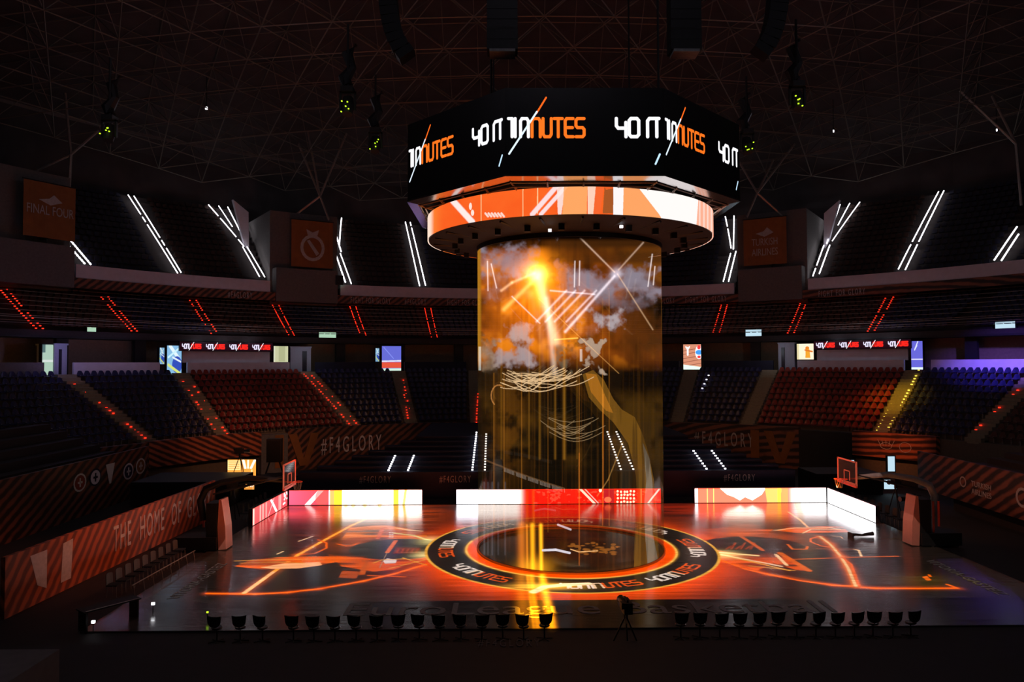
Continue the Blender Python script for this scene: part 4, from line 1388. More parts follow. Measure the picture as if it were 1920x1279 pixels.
# lettering painted on the boards
T = Matrix.Translation((-.1, -9.6, .012))
tx = lettering('EuroLeague Basketball', 1.75, T, M['floortext'], court, sx=1.08, name='painted_name', depth=.002)
T = Matrix.Translation((-14.9, -5.4, .012)) @ Matrix.Rotation(R(90), 4, 'Z')
lettering('VITORIA-GASTEIZ', .62, T, M['floortext'], court, sx=.95, name='painted_name', depth=.002)
T = Matrix.Translation((15.0, -5.6, .012)) @ Matrix.Rotation(R(-90), 4, 'Z')
lettering('VITORIA-GASTEIZ', .62, T, M['floortext'], court, sx=.95, name='painted_name', depth=.002)

# ================================================================ STAIRS AND STEP LIGHTS
AIS = [(152.0, 149.9), (138.95, 139.65), (122.9, 119.8), (109.95, 110.7), (98.7, 100.1), (88.5, 88.5), (78.0, 78.0), (67.3, 67.6), (56.6, 56.9), (39.2, 38.1), (26.2, 26.6)]
AN = ['far left', 'second from left, left of the red stand', 'right of the left red stand', 'below the blue and red screen', 'just left of the tube',
      'behind the tube, left', 'behind the tube, right', 'below the salmon poster', 'left of the right red stand', 'yellow lit', 'far right']


def adeg(i, t):
    return AIS[i][1] + (AIS[i][0] - AIS[i][1]) * t


def low_z(t):
    return 3.1 + 4.7 * t


for i in range(len(AIS)):
    mb = MB()
    for k in range(20):
        ta, tb = k / 20, (k + 1) / 20
        ra, rb = 32 + 8 * ta, 32 + 8 * tb
        z = low_z(tb) + .04
        hw = .62 / 36 * 57.3
        q = [pol(adeg(i, ta) + hw, ra), pol(adeg(i, ta) - hw, ra), pol(adeg(i, tb) - hw, rb), pol(adeg(i, tb) + hw, rb)]
        lo_ = [(x, y, low_z(ta) - .1) for x, y, _ in q]; hi = [(x, y, z) for x, y, _ in q]
        mb.face(hi)
        for a in range(4):
            b = (a + 1) % 4
            mb.face([lo_[a], lo_[b], hi[b], hi[a]])
    tag(mb.build('aisle_stairs', M['stair']), 'lower stand stairs, %s' % AN[i], 'stairs', 'aisle stairs of the lower tier')


_cube = {}


def lampbox(s, m):
    if (s, m.name) not in _cube:
        o_ = MB().box(-s, s, -s, s, -s * .7, s * .7).build('lamp', m)
        _cube[(s, m.name)] = o_.data
        bpy.data.objects.remove(o_)
    return _cube[(s, m.name)]


def lamprow(name, pts, s, m, label, cat, group):
    """a lamp line: every single lamp a part of it"""
    r_ = root(name, pts[0], 0, label, cat, group)
    me = lampbox(s, m)
    for p_ in pts:
        c_ = bpy.data.objects.new('lamp', me)
        COL.objects.link(c_); c_.parent = r_
        c_.location = Vector(p_) - Vector(pts[0])
    return r_


def dots(name, ends, r0, z0, r1, z1, n, s, m, label, cat, group, skip=0.0, seed=0, lift=.10):
    """row of small lamps up a slope between (deg, r) ends"""
    (ta, ra), (tb, rb) = ends
    rg = random.Random(seed)
    pts = []
    for k in range(n):
        if rg.random() < skip:
            continue
        f_ = k / (n - 1)
        t, r = ta + (tb - ta) * f_, ra + (rb - ra) * f_
        x, y, _ = pol(t, r)
        pts.append((x, y, z0 + (r - r0) * (z1 - z0) / (r1 - r0) + lift))
    return lamprow(name, pts, s, m, label, cat, group)


MID = [((152.18, 48.0), (154.05, 40.9)), ((151.43, 48.34), (153.38, 40.9)), ((142.79, 48.22), (143.88, 41.1)), ((142.04, 48.34), (143.26, 41.1)), ((133.27, 48.77), (134.54, 41.1)), ((132.51, 48.88), (133.73, 41.1)),
       ((123.77, 48.85), (124.63, 41.2)), ((122.98, 48.93), (123.93, 41.1)), ((114.06, 49.0), (114.74, 42.0)), ((113.29, 49.0), (114.08, 41.14)), ((104.28, 49.0), (104.87, 41.1)), ((103.47, 49.0), (104.02, 41.1)),
       ((64.97, 49.0), (64.64, 41.34)), ((64.24, 49.0), (63.78, 41.33)), ((55.4, 49.0), (54.76, 41.2)), ((54.75, 49.0), (53.98, 41.29)), ((45.98, 48.74), (44.99, 41.1)), ((45.2, 48.89), (44.26, 41.25))]
for i, e in enumerate(MID):
    rich = i in (8, 9, 10, 11, 7, 6)
    dots('step_lights', e, 41, 11.1, 49, 14.7, 30 if rich else 17, .04 if rich else .05, M['red_led'],
         'red dotted step lights in the middle tier, %s line of %s pair from the left' % ('left' if i % 2 == 0 else 'right', ORD[i // 2 + 1]), 'step lights', 'red step lights of the middle tier', .12, i, .14)
LOW = [((152.0, 38.6), (149.9, 32), 22, .4, 'left edge of the far left lower stairs'), ((139.4, 39.5), (140.3, 32), 26, .25, 'left edge of the stairs left of the red stand'), ((138.49, 39), (139.05, 32), 20, .55, 'right edge of the stairs left of the red stand'),
       ((123.36, 39.39), (120.36, 32), 26, .25, 'left edge of the stairs right of the left red stand'), ((122.39, 39.13), (119.22, 32), 24, .35, 'right edge of the stairs right of the left red stand'),
       ((110.3, 36), (111.1, 32), 12, .5, 'left edge of the stairs below the blue and red screen'), ((109.6, 38.8), (110.4, 33), 12, .6, 'right edge of the stairs below the blue and red screen'), ((98.96, 36), (100.11, 31.9), 18, .1, 'stairs just left of the tube'),
       ((26.6, 37.5), (27.2, 33), 10, .2, 'far right lower stairs')]
for i, (a, b, n_, sk, lab) in enumerate(LOW):
    dots('step_lights', (a, b), 32, 3.1, 40, 7.8, n_, .055, M['red_led'], 'red step dots, %s' % lab, 'step lights', 'red step lights of the lower tier', sk, i + 30, .16)
dots('step_lights', ((39.75, 39.7), (38.75, 32.2)), 32, 3.1, 40, 7.8, 20, .035, M['yel_led'], 'faint pale step light dots on the left edge of the yellow stairs', 'step lights', 'yellow stair lights', .1, 77, .16)
dots('step_lights', ((38.62, 39.8), (37.5, 32.6)), 32, 3.1, 40, 7.8, 20, .055, M['yel_led'], 'bright yellow step light dots on the right edge of the yellow stairs', 'step lights', 'yellow stair lights', .1, 78, .16)
# pale dots beside the stairs under the salmon poster
dots('step_lights', ((64.6, 38.6), (65.0, 36.6)), 32, 3.1, 40, 7.8, 4, .06, M['white_dot'], 'four pale dots beside the stairs under the salmon poster', 'step lights', None, 0, 5, .35)
# covered stand: white step lights
for i, (x0, x1, t1, n_) in enumerate([(-10.45, -10.15, .36, 8), (-9.2, -8.9, .36, 8), (-5.1, -5.05, 1, 17), (-4.3, -4.35, .95, 15), (4.4, 4.35, 1, 15), (5.2, 5.0, 1, 15), (9.9, 9.55, .45, 8), (11.1, 10.85, .45, 8)]):
    pts = []
    for k in range(n_):
        f_ = t1 * k / (n_ - 1)
        pts.append((x0 + (x1 - x0) * f_, 12.0 + 5.6 * f_, 1.68 + 1.85 * f_ + .06))
    lamprow('step_lights', pts, .055, M['white_dot'], 'white dotted step lights on the dark covered stand, %s line from the left' % ORD[i + 1], 'step lights', 'white step lights of the covered stand')

# upper tier strips (deg, r) top -> (deg, r) bottom
UP = [((145.1, 50.05), (144.45, 47.0), 1), ((145.52, 48.94), (145.03, 47.0), 1), ((136.43, 57.49), (135.4, 47.0), 0), ((135.88, 57.45), (134.97, 47.13), 0), ((128.26, 57.77), (126.17, 51.59), 0),
      ((127.17, 57.8), (126.59, 54.51), 0), ((126.2, 57.8), (125.78, 52.04), 0), ((126.36, 51.56), (125.74, 47.0), 0), ((125.85, 51.63), (125.15, 47.37), 0), ((113.24, 57.9), (114.65, 52.29), 0),
      ((114.54, 55.57), (114.47, 51.9), 1), ((114.65, 51.7), (114.36, 47.08), 0), ((115.26, 51.66), (115.08, 47.22), 1), ((105.47, 57.9), (105.28, 47.12), 0), ((104.87, 57.9), (104.47, 47.22), 0),
      ((65.65, 57.9), (64.2, 52.24), 0), ((64.64, 57.9), (63.91, 52.03), 0), ((64.15, 51.48), (64.37, 47.2), 0), ((63.55, 51.76), (63.7, 47.17), 0), ((52.97, 57.9), (53.07, 51.71), 0), ((51.97, 57.9), (52.48, 54.43), 0),
      ((50.93, 57.9), (52.56, 52.04), 0), ((53.33, 51.58), (53.5, 47.22), 0), ((52.67, 51.52), (52.84, 47.09), 0), ((43.27, 57.73), (44.04, 47.22), 0), ((42.79, 57.77), (43.26, 47.06), 0), ((34.08, 50.99), (34.55, 47.13), 1), ((33.55, 50.03), (33.82, 47.0), 1)]
for i, ((ta, ra), (tb, rb), kind) in enumerate(UP):
    sr = root('light_strip', pol(ta, ra, 0))
    L_ = math.dist(pol(ta, ra), pol(tb, rb)) * 1.31
    n_ = max(2, int(L_ / (.34 if kind else 1.35)))
    gap = .45 if kind else .07
    rg = random.Random(i)
    for k in range(n_):
        f0, f1 = k / n_, (k + 1 - gap) / n_
        if kind == 0 and rg.random() < .12:
            f1 = (k + .6) / n_
        P_ = []
        for f_ in (f0, f1):
            r = ra + (rb - ra) * f_
            P_.append(pol(ta + (tb - ta) * f_, r, 16.6 + (r - 47) * 9.4 / 11 + .42))
        P_ = [tuple(Vector(q_) - sr.location) for q_ in P_]
        MB().tube(P_, .065 if not kind else .085, 4).build('tube', M['white_led'], sr)
    tag(sr, '%s white strip light on the upper tier stairs, %s from the left' % ('dotted' if kind else 'long bright' if L_ > 8 else 'short bright', ordn(i + 1)), 'strip light', 'white strip lights of the upper tier')

# hand rails on the middle tier front
struct(MB().sweep([(41.05, 11.95), (41.09, 11.95), (41.09, 12.0), (41.05, 12.0)], 20, 160, 2).sweep([(41.05, 11.55), (41.08, 11.55), (41.08, 11.58), (41.05, 11.58)], 20, 160, 2).build('trim_rail', M['steel']), 'rail along the front of the middle tier')
mb = MB()
for k in range(10):
    z = 11.55 + k * .45 * 0 + 0
for k in range(8):
    r, z = 41.0 + k, 11.1 + .45 * k
    mb.sweep([(r + .3, z + .62), (r + .33, z + .62), (r + .33, z + .66), (r + .3, z + .66)], 22, 158, 2)
struct(mb.build('trim_row_rail', M['steel']), 'thin rails along the rows of the middle tier')

# ================================================================ SEATS
def seat_meshes():
    # backrest: curved shell with rounded top, thickness
    nx, nz_ = 6, 5
    def shell(off):
        rows = []
        for j in range(nz_ + 1):
            v = j / nz_
            row = []
            for i in range(nx + 1):
                u = i / nx * 2 - 1
                w = .225 * (1 - .30 * max(0, v - .55) ** 1.2 * 2.2 * abs(u) ** 2)
                z = .36 + .42 * v - .07 * v * abs(u) ** 3 * 1.6
                x = .20 + .07 * v - .05 * u * u + off
                row.append((x, u * w, z))
            rows.append(row)
        return rows
    a, b = shell(0), shell(.03)
    back = MB()
    back.grid(a); back.grid([r[::-1] for r in b])
    rim_a = a[0] + [r[-1] for r in a[1:]] + a[-1][::-1][1:] + [r[0] for r in a[::-1][1:-1]]
    rim_b = b[0] + [r[-1] for r in b[1:]] + b[-1][::-1][1:] + [r[0] for r in b[::-1][1:-1]]
    for i in range(len(rim_a)):
        j = (i + 1) % len(rim_a)
        back.face([rim_a[i], rim_b[i], rim_b[j], rim_a[j]])
    pan = MB()
    rows = []
    for j in range(5):
        v = j / 4
        rows.append([(-.22 + .40 * v, u * (.20 + .02 * v), .42 - .035 * math.sin(math.pi * v) * (1 - u * u) - (.03 if j == 0 else 0)) for u in (-1, -.6, -.2, .2, .6, 1)])
    pan.grid(rows); pan.grid([[(x, y, z - .035) for x, y, z in r][::-1] for r in rows])
    ra = rows[0] + [r[-1] for r in rows[1:]] + rows[-1][::-1][1:] + [r[0] for r in rows[::-1][1:-1]]
    for i in range(len(ra)):
        j = (i + 1) % len(ra)
        p_, q_ = ra[i], ra[j]
        pan.face([p_, q_, (q_[0], q_[1], q_[2] - .035), (p_[0], p_[1], p_[2] - .035)])
    br = MB().box(.14, .20, -.03, .03, 0, .46).box(-.02, .17, -.03, .03, .34, .39)
    return back, pan, br


def make_seat(mk):
    back, pan, br = seat_meshes()
    r = root('arena_seat')
    back.build('backrest', M[mk], r, smooth=True)
    pan.build('seat_pan', M[mk], r, smooth=True)
    br.build('bracket', M['steel'], r)
    return r


SEC = [(None, 0, 'navy', 'far left edge stand', 168), (0, 1, 'navy', 'stand right of far left doorway', None), (1, 2, 'red', 'left red stand', None),
       (2, 3, 'navy', 'stand right of left red stand', None), (3, 4, 'navy', 'stand left of the tube', None), (4, 5, 'navy', 'stand behind tube, left part', None), (5, 6, 'navy', 'stand behind tube, middle part', None),
       (6, 7, 'navy', 'stand at right rim of tube', None), (7, 8, 'navy', 'stand right of salmon poster', None), (8, 9, 'red', 'right red stand', None), (9, 10, 'navy', 'stand right of yellow stairs', None), (10, None, 'brownseat', 'far right edge stand', 14)]
seats = []
for si, (a, b, mk, ph, lim) in enumerate(SEC):
    for row in range(10):
        t = (row + .5) / 10
        r = 32 + 8 * t
        hi = adeg(a, t) if a is not None else lim
        lo_ = adeg(b, t) if b is not None else lim
        m_ = .78 / r * 57.3
        hi -= m_; lo_ += m_
        n_ = int((hi - lo_) / 57.3 * r / .52)
        for k in range(n_):
            th = hi - (k + .5) * (hi - lo_) / n_
            x, y, _ = pol(th, r)
            z = 3.1 + .47 * row
            px, py = proj((x, y, z + .6))
            if not (-12 < px < 1932):
                continue
            d = math.dist((x, y, z), (CX, CY, CH))
            hid = 905 < px < 1238
            seats.append([d + (500 if hid else 0), si, row, k, th, r, z, mk, ph])
seats.sort(key=lambda s_: s_[0])
ind, rest = seats[:300], seats[300:]
protos = {}
CN = {'navy': 'dark blue', 'red': 'red', 'brownseat': 'brown'}
for d, si, row, k, th, r, z, mk, ph in ind:
    if mk not in protos:
        o = make_seat(mk); protos[mk] = o
    else:
        src = protos[mk]
        o = src.copy(); COL.objects.link(o)
        for ch in src.children:
            c = ch.copy(); COL.objects.link(c); c.parent = o
    o.location = pol(th, r, z)
    o.rotation_euler = (0, 0, R(th))
    tag(o, '%s seat, %s row up, %s from left, %s' % (CN[mk], ordn(row + 1), ordn(k + 1), ph), 'seat', 'arena seats of the lower tier')
# remaining seats of the lower tier, one object
def bulk(lst, name, label, mats, simple=False):
    back, pan, _ = seat_meshes()
    if simple:
        base = MB().box(.18, .23, -.2, .2, .38, .8); base.box(-.2, .18, -.2, .2, .36, .41)
    else:
        base = MB(); base.v = back.v + pan.v
        nb_ = len(back.v)
        base.f = back.f + [tuple(i + nb_ for i in f) for f in pan.f]
        base.uv = back.uv + pan.uv; base.mi = back.mi + pan.mi
    V = np.array(base.v); out = MB(); uvs = base.uv
    for th, r, z, mi in lst:
        c, s_ = math.cos(R(th)), math.sin(R(th))
        X = V[:, 0] * c - V[:, 1] * s_ + r * c
        Y = V[:, 0] * s_ + V[:, 1] * c + r * s_
        b = len(out.v)
        out.v += list(zip(X.tolist(), Y.tolist(), (V[:, 2] + z).tolist()))
        out.f += [tuple(i + b for i in f) for f in base.f]
        out.uv += uvs; out.mi += [mi] * len(base.f)
    return tag(out.build(name, mats), label, 'seats', None, 'stuff')


MI = {'navy': 0, 'red': 1, 'brownseat': 2}
bulk([(s_[4], s_[5], s_[6], MI[s_[7]]) for s_ in rest], 'arena_seat_rows', 'remaining rows of blue and red seats round the lower tier', [M['navy'], M['red'], M['brownseat']])
lst = []
MA = [152.8, 143.2, 133.4, 123.8, 114.1, 104.2, 94.2, 84.3, 74.3, 64.4, 54.7, 45.1, 35.5, 25]
for i in range(len(MA) - 1):
    for row in range(8):
        r = 41.5 + row
        hi, lo_ = MA[i] - .9, MA[i + 1] + .9
        n_ = int((hi - lo_) / 57.3 * r / .55)
        for k in range(n_):
            lst.append((hi - (k + .5) * (hi - lo_) / n_, r, 11.1 + .45 * row, 2 if i in (0, 2, 4, 9, 10) else 0))
bulk(lst, 'arena_seat_rows', 'rows of dark seats round the middle tier', [M['navy'], M['red'], M['brownseat']], True)
lst = []
for i, (hi, lo_, c) in enumerate([(144.3, 137, 0), (134.6, 127.5, 2), (113.6, 106, 2), (103.8, 95, 0), (94, 85, 0), (84, 75, 0), (74, 65.6, 0), (52, 44.5, 2), (42.4, 35, 0), (33, 31.8, 0)]):
    for row in range(14):
        r = 47.4 + row * 11 / 14
        n_ = int((hi - lo_) / 57.3 * r / .6)
        for k in range(n_):
            lst.append((hi - (k + .5) * (hi - lo_) / n_, r, 16.6 + row * 9.4 / 14, c))
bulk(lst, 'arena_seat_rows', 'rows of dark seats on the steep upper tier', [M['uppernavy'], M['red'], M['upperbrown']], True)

# ================================================================ PRESS CHAIRS
def round_back(w=.22, h=.30, th=.03):
    mb = MB()
    n_ = 12
    def out(y, k=1.0):
        pts = []
        for i in range(n_ + 1):
            a = math.pi + math.pi * i / n_
            pts.append((w * .9 * math.cos(a) * k, y, .58 + .10 + .17 * math.sin(a) * k))
        pts += [(w * k, y - .02, .58 + h), (w * .5 * k, y, .58 + h - .035), (-w * .5 * k, y, .58 + h - .035), (-w * k, y - .02, .58 + h)]
        return pts
    A_, B_ = out(0), out(th)
    mb.face(A_[::-1]); mb.face(B_)
    for i in range(len(A_)):
        j = (i + 1) % len(A_)
        mb.face([A_[i], A_[j], B_[j], B_[i]])
    return mb


def make_press():
    o = root('swivel_chair')
    round_back().build('backrest', M['blackgloss'], o, loc=(0, -.2, 0))
    mb = MB()
    rows = [[(r * math.cos(a), r * math.sin(a), z) for a in np.linspace(0, 2 * math.pi, 15)] for r, z in ((.01, .42), (.15, .42), (.17, .45), (.15, .475), (.01, .47))]
    mb.grid(rows).build('seat', M['blackgloss'], o)
    mb = MB().tube([(0, 0, .04), (0, 0, .43)], .025, 8).tube([(0, -.02, .44), (0, -.2, .50), (0, -.2, .66)], .016, 6)
    mb.build('stem', M['black'], o)
    mb = MB()
    for k in range(5):
        a = 2 * math.pi * k / 5
        mb.tube([(0, 0, .05), (.26 * math.cos(a), .26 * math.sin(a), .03)], .018, 5)
    mb.build('base', M['black'], o)
    return o


def dup(src, loc, rz, label, group=None):
    o = src.copy(); COL.objects.link(o)
    for ch in src.children:
        c = ch.copy(); COL.objects.link(c); c.parent = o
    o.location = loc; o.rotation_euler = (0, 0, rz)
    o['label'] = label
    if group:
        o['group'] = group
    return o


xs = [-9.55 + .647 * k for k in range(13)]
pc = make_press()
tag(pc, '', 'chair', 'press chairs along the near edge of the court')
allx = [(-11.9, 0), (-11.2, 0), (-10.5, 0)] + [(x, 1) for x in xs] + [(2.45 + .60 * k, 2) for k in range(13)]
for k, (x, g) in enumerate(allx):
    lab = ('black round-backed swivel chair on the near court edge, %s from the left' % ordn(k + 1)) if x < 1 else 'black swivel chair right of the tripod on the near court edge, %s from the right' % ordn(len(allx) - k)
    rz = rng.uniform(-.25, .25)
    if k == 0:
        pc.location = (x, -11.75, -.06); pc.rotation_euler = (0, 0, rz); pc['label'] = lab
    else:
        dup(pc, (x, -11.75 + rng.uniform(-.05, .05), -.06), rz, lab)

# bench chairs
def make_bench():
    o = root('bench_chair')
    mb = MB()
    rows = [[(u * .22, -.2 - .02 * v + .03 * u * u, .46 + .40 * v - .05 * abs(u) ** 3 * v) for u in (-1, -.6, -.2, .2, .6, 1)] for v in (0, .33, .66, 1)]
    b2 = [[(x, y - .025, z) for x, y, z in r][::-1] for r in rows]
    mb.grid(rows).grid(b2)
    mb.build('backrest', M['benchgrey'], o)
    MB().box(-.22, .22, -.2, .2, .42, .46).build('seat', M['black'], o)
    for sx in (-1, 1):
        for sy in (-1, 1):
            MB().tube([(sx * .19, sy * .18, 0), (sx * .18, sy * .16, .42)], .013, 5).build('leg', M['steel'], o)
    return o


bc = make_bench(); tag(bc, '', 'chair', 'chairs of the left team bench')
for k in range(9):
    f_ = k / 8
    loc = (-17.5 + .15 * f_, -7.2 + 5.0 * f_, -.06)
    lab = 'pale-backed bench chair before the THE HOME OF GLORY wall, %s from the near end' % ordn(k + 1)
    if k == 0:
        bc.location = loc; bc.rotation_euler = (0, 0, R(-90)); bc['label'] = lab
    else:
        dup(bc, loc, R(-90), lab)
for k in range(8):
    dup(bc, (17.45, 8.6 - .78 * k, -.06), R(90), 'pale-framed chair behind the right end led board, %s from the far corner' % ordn(k + 1), 'chairs behind the right end board')
for k in range(6):
    dup(bc, (-17.3, 9.6 - .8 * k, -.06), R(-90), 'chair behind the left end led board, %s from the far corner' % ordn(k + 1), 'chairs behind the left end board')
o = root('courtside_rail', (-16.75, -7.4, -.06), R(88), 'thin low metal rail on legs beside the left team bench', 'rail')
MB().tube([(0, 0, .45), (5.0, 0, .45)], .022, 6).build('bar', M['steel'], o)
for k in range(8):
    MB().tube([(.1 + .68 * k, 0, .45), (.12 + .68 * k, -.06, 0)], .014, 5).build('leg', M['steel'], o)

# ================================================================ BASKETBALL HOOPS
def hoop(sx, label, armm):
    o = root('basketball_hoop', (sx * 16.15, -.5, 0), 0 if sx > 0 else math.pi, label, 'basketball hoop')
    # local: +x away from the court, -x to the court
    mb = MB()
    def prism(pts, y0, y1):
        A_ = [(x, y0, z) for x, z in pts]; B_ = [(x, y1, z) for x, z in pts]
        mb.face(A_); mb.face(B_[::-1])
        for i in range(len(pts)):
            j = (i + 1) % len(pts)
            mb.face([A_[i], B_[i], B_[j], A_[j]])
    prism([(-.35, .05), (.0, .02), (.05, 1.05), (-.0, 2.3), (-.12, 2.3), (-.30, 1.1)], -.40, .40)
    mb.build('front_pad', M['pad'], o)
    MB().box(.05, 1.9, -.55, .55, .06, .62).box(.06, .55, -.45, .45, .62, 2.15).build('base', M['black'], o)
    for dx in (.55, 1.7):
        for dy in (-.5, .5):
            MB().tube([(dx, dy - .04, .0), (dx, dy + .04, .0)], .07, 10).build('wheel', M['rubber'], o, loc=(0, 0, .07))
    MB().tube([(.72, -.32, .6), (.72, -.32, 2.05)], .055, 8).tube([(.98, -.32, .9), (.98, -.32, 2.05)], .055, 8).build('side_pad', M['padr'], o)
    pts = [(.85, 0, 1.3), (1.0, 0, 2.2), (.75, 0, 2.75), (.0, 0, 3.05), (-1.2, 0, 3.25), (-2.4, 0, 3.15), (-3.0, 0, 3.1)]
    MB().tube(pts, [.16, .17, .17, .15, .13, .11, .1], 10).build('arm', armm, o, smooth=True)
    MB().tube([(.3, .3, 2.55), (-2.9, .25, 3.3)], .04, 6).tube([(.3, -.3, 2.55), (-2.9, -.25, 3.3)], .04, 6).build('brace', M['black'], o)
    bx = -3.1
    bd = MB().box(bx - .02, bx, -.9, .9, 2.9, 3.95).build('backboard', M['glass'], o)
    fr = MB()
    for b in ((-.92, .92, 2.86, 2.96), (-.92, .92, 3.91, 3.97), (-.94, -.86, 2.86, 3.97), (.86, .94, 2.86, 3.97)):
        fr.box(bx - .035, bx + .015, *b)
    for b in ((-.30, .30, 3.42, 3.47), (-.30, -.25, 3.02, 3.47), (.25, .30, 3.02, 3.47)):
        fr.box(bx - .03, bx - .021, *b); fr.box(bx + .001, bx + .008, *b)
    fr.build('frame', M['pad'], bd)
    MB().box(bx - .06, bx + .03, -.9, .9, 2.78, 2.88).build('edge_pad', M['padr'], bd)
    mb = MB()
    ring = [(bx - .38 + .225 * math.cos(a), .225 * math.sin(a), 3.05) for a in np.linspace(0, 2 * math.pi, 17)]
    mb.tube(ring, .012, 5).box(bx - .17, bx, -.05, .05, 3.02, 3.06)
    rim = mb.build('rim', M['padr'], o)
    mb = MB()
    for k in range(12):
        a = 2 * math.pi * k / 12
        mb.tube([(bx - .38 + .22 * math.cos(a), .22 * math.sin(a), 3.04), (bx - .38 + .12 * math.cos(a + .5), .12 * math.sin(a + .5), 2.65)], .006, 3)
    mb.build('net', M['net'], rim)
    return o


hoop(-1, 'left basketball hoop with pink front pad, dark arm and white framed backboard', M['black'])
hoop(1, 'right basketball hoop with orange front pad and thick grey curved arm', M['greycover'])

# ================================================================ CAMERAS, SPEAKERS, CASES
def tv_camera(loc, rz, h, label, m_='black'):
    o = root('tv_camera', loc, rz, label, 'camera')
    for k in range(3):
        a = 2 * math.pi * k / 3 + .4
        MB().tube([(0, 0, h), (.45 * math.cos(a), .45 * math.sin(a), 0)], .025, 6).build('leg', M['black'], o)
    MB().tube([(0, 0, h - .1), (0, 0, h + .12)], .07, 8).tube([(0, 0, h + .05), (-.1, -.5, h - .1)], .015, 5).build('head', M['black'], o)
    MB().box(-.13, .13, -.35, .25, h + .12, h + .45).box(-.03, .03, -.25, .15, h + .45, h + .52).build('body', M[m_], o)
    MB().tube([(0, .24, h + .28), (0, .40, h + .28), (0, .62, h + .28)], [.09, .10, .13], 10).build('lens', M['blackgloss'], o)
    MB().box(-.22, -.14, -.4, -.2, h + .30, h + .48).build('viewfinder', M[m_], o)
    return o


tv_camera((17.2, 1.6, -.06), R(100), 1.5, 'black television camera on a tripod behind the right end board')
tv_camera((18.6, 5.6, -.06), R(120), 1.7, 'second television camera standing further back at the right corner')
tv_camera((.65, -12.3, -.06), R(5), .95, 'low camera on a tripod between the two rows of press chairs')
tv_camera((-18.2, 6.4, -.06), R(-80), 1.5, 'television camera behind the left end board')
tv_camera((-20.6, 13.9, 1.2), R(-70), 1.3, 'camera up on the black platform by the orange lit opening')
# black platforms near the corners
for (x0, x1, y0, y1, z1, lab) in ((-25.6, -19.6, 9.6, 13.6, 1.5, 'black platform block in front of the left bowl wall'), (-19.3, -16.9, 12.2, 15.5, 1.15, 'low black platform behind the far left board corner'),
                                  (17.2, 21.5, 12.5, 15.5, 1.35, 'black platform block behind the right backboard')):
    tag(MB().box(0, x1 - x0, 0, y1 - y0, 0, z1).box(.0, x1 - x0, -.03, .0, z1 - .2, z1 - .12).build('stage_block', M['black'], loc=(x0, y0, -.06)), lab, 'platform')
c0_, c1_ = onfloor(374, 1028), onfloor(1736, 1020)
for (x, y, w, h_, d, z, lab, mk) in ((c0_[0], c0_[1], .72, .36, .5, -.06, 'small grey case on the floor beside the left hoop', 'greycover'), (c1_[0], c1_[1], .72, .38, .5, -.06, 'small grey case on the floor beside the right hoop', 'greycover')):
    tag(MB().box(0, w, 0, d, 0, h_).box(.02, w - .02, -.015, 0, h_ * .4, h_ * .46).build('equipment_case', M[mk], loc=(x, y, z)), lab, 'case')
# black speaker column near the left IV wall
o = root('loudspeaker_stack', (-19.1, 16.4, -.06), R(10), 'tall black loudspeaker on a splayed stand behind the left backboard', 'loudspeaker')
MB().box(-.5, .5, -.4, .4, 1.8, 3.4).build('cabinet', M['black'], o)
MB().box(-.44, .44, -.43, -.4, 1.88, 3.32).build('grille', M['blackgloss'], o)
for sx in (-1, 1):
    MB().tube([(sx * .3, 0, 1.85), (sx * .9, 0, .0)], .06, 6).build('leg', M['black'], o)
# orange lit opening and cool screens behind the ends
def litbox(P0, P1, z0, z1, kind, label, k=1.0, name='lit_screen', cat='screen'):
    P0, P1 = Vector(P0 + (0,)), Vector(P1 + (0,))
    d = P1 - P0; L_ = d.length; d.normalize()
    o = root(name, (P0.x, P0.y, z0), math.atan2(d.y, d.x), label, cat)
    MB().face([(0, 0, 0), (L_, 0, 0), (L_, 0, z1 - z0), (0, 0, z1 - z0)], [(0, 0), (1, 0), (1, 1), (0, 1)]).build('panel', screen(kind + ' lit', poster_art(kind), k, True) if kind not in M else M[kind], o)
    MB().box(-.06, L_ + .06, .02, .14, -.06, z1 - z0 + .06).box(-.06, -.0, -.03, .02, -.06, z1 - z0 + .06).box(L_, L_ + .06, -.03, .02, -.06, z1 - z0 + .06).build('frame', M['black'], o)
    return o


def px_y(px, py, Y):
    d = _ray(px, py); t = (Y - CY) / d[1]
    return CX + t * d[0], CH + t * d[2]


x0, za = px_y(427, 862, 14.5); x1, zb = px_y(480, 894, 14.5)
litbox((x0, 14.5), (x1, 14.5), zb, za, 'orange', 'orange glowing panel in the tunnel mouth at the left', 1.3)
for px0, px1, py0, py1, Y, kd, lab in ((430, 448, 911, 922, 11.2, 'cool', 'small bluish monitor behind the left end board'), (458, 477, 908, 918, 11.2, 'orange', 'small orange monitor behind the left end board'),
                                       (1664, 1678, 856, 884, 13.0, 'cool', 'narrow bright white panel behind the right hoop arm'), (1657, 1681, 900, 917, 13.0, 'cool', 'white lit panel below the right hoop arm'),
                                       (1595, 1602, 863, 892, 13.4, 'cool', 'thin white panel seen through the right backboard')):
    xa, za = px_y(px0, py0, Y); xb, zb = px_y(px1, py1, Y)
    litbox((xa, Y), (xb, Y), zb, za, kd, lab, 1.0)
def cue(x, y, h, s_, mk, label):
    o = root('cue_lamp', (x, y, -.06), 0, label, 'lamp')
    MB().box(-s_, s_, -s_ * .6, s_ * .6, h, h + s_ * 1.6).build('lens', M[mk], o)
    MB().tube([(0, 0, 0), (0, 0, h)], .015, 5).box(-.08, .08, -.08, .08, 0, .02).build('stand', M['black'], o)
    return o


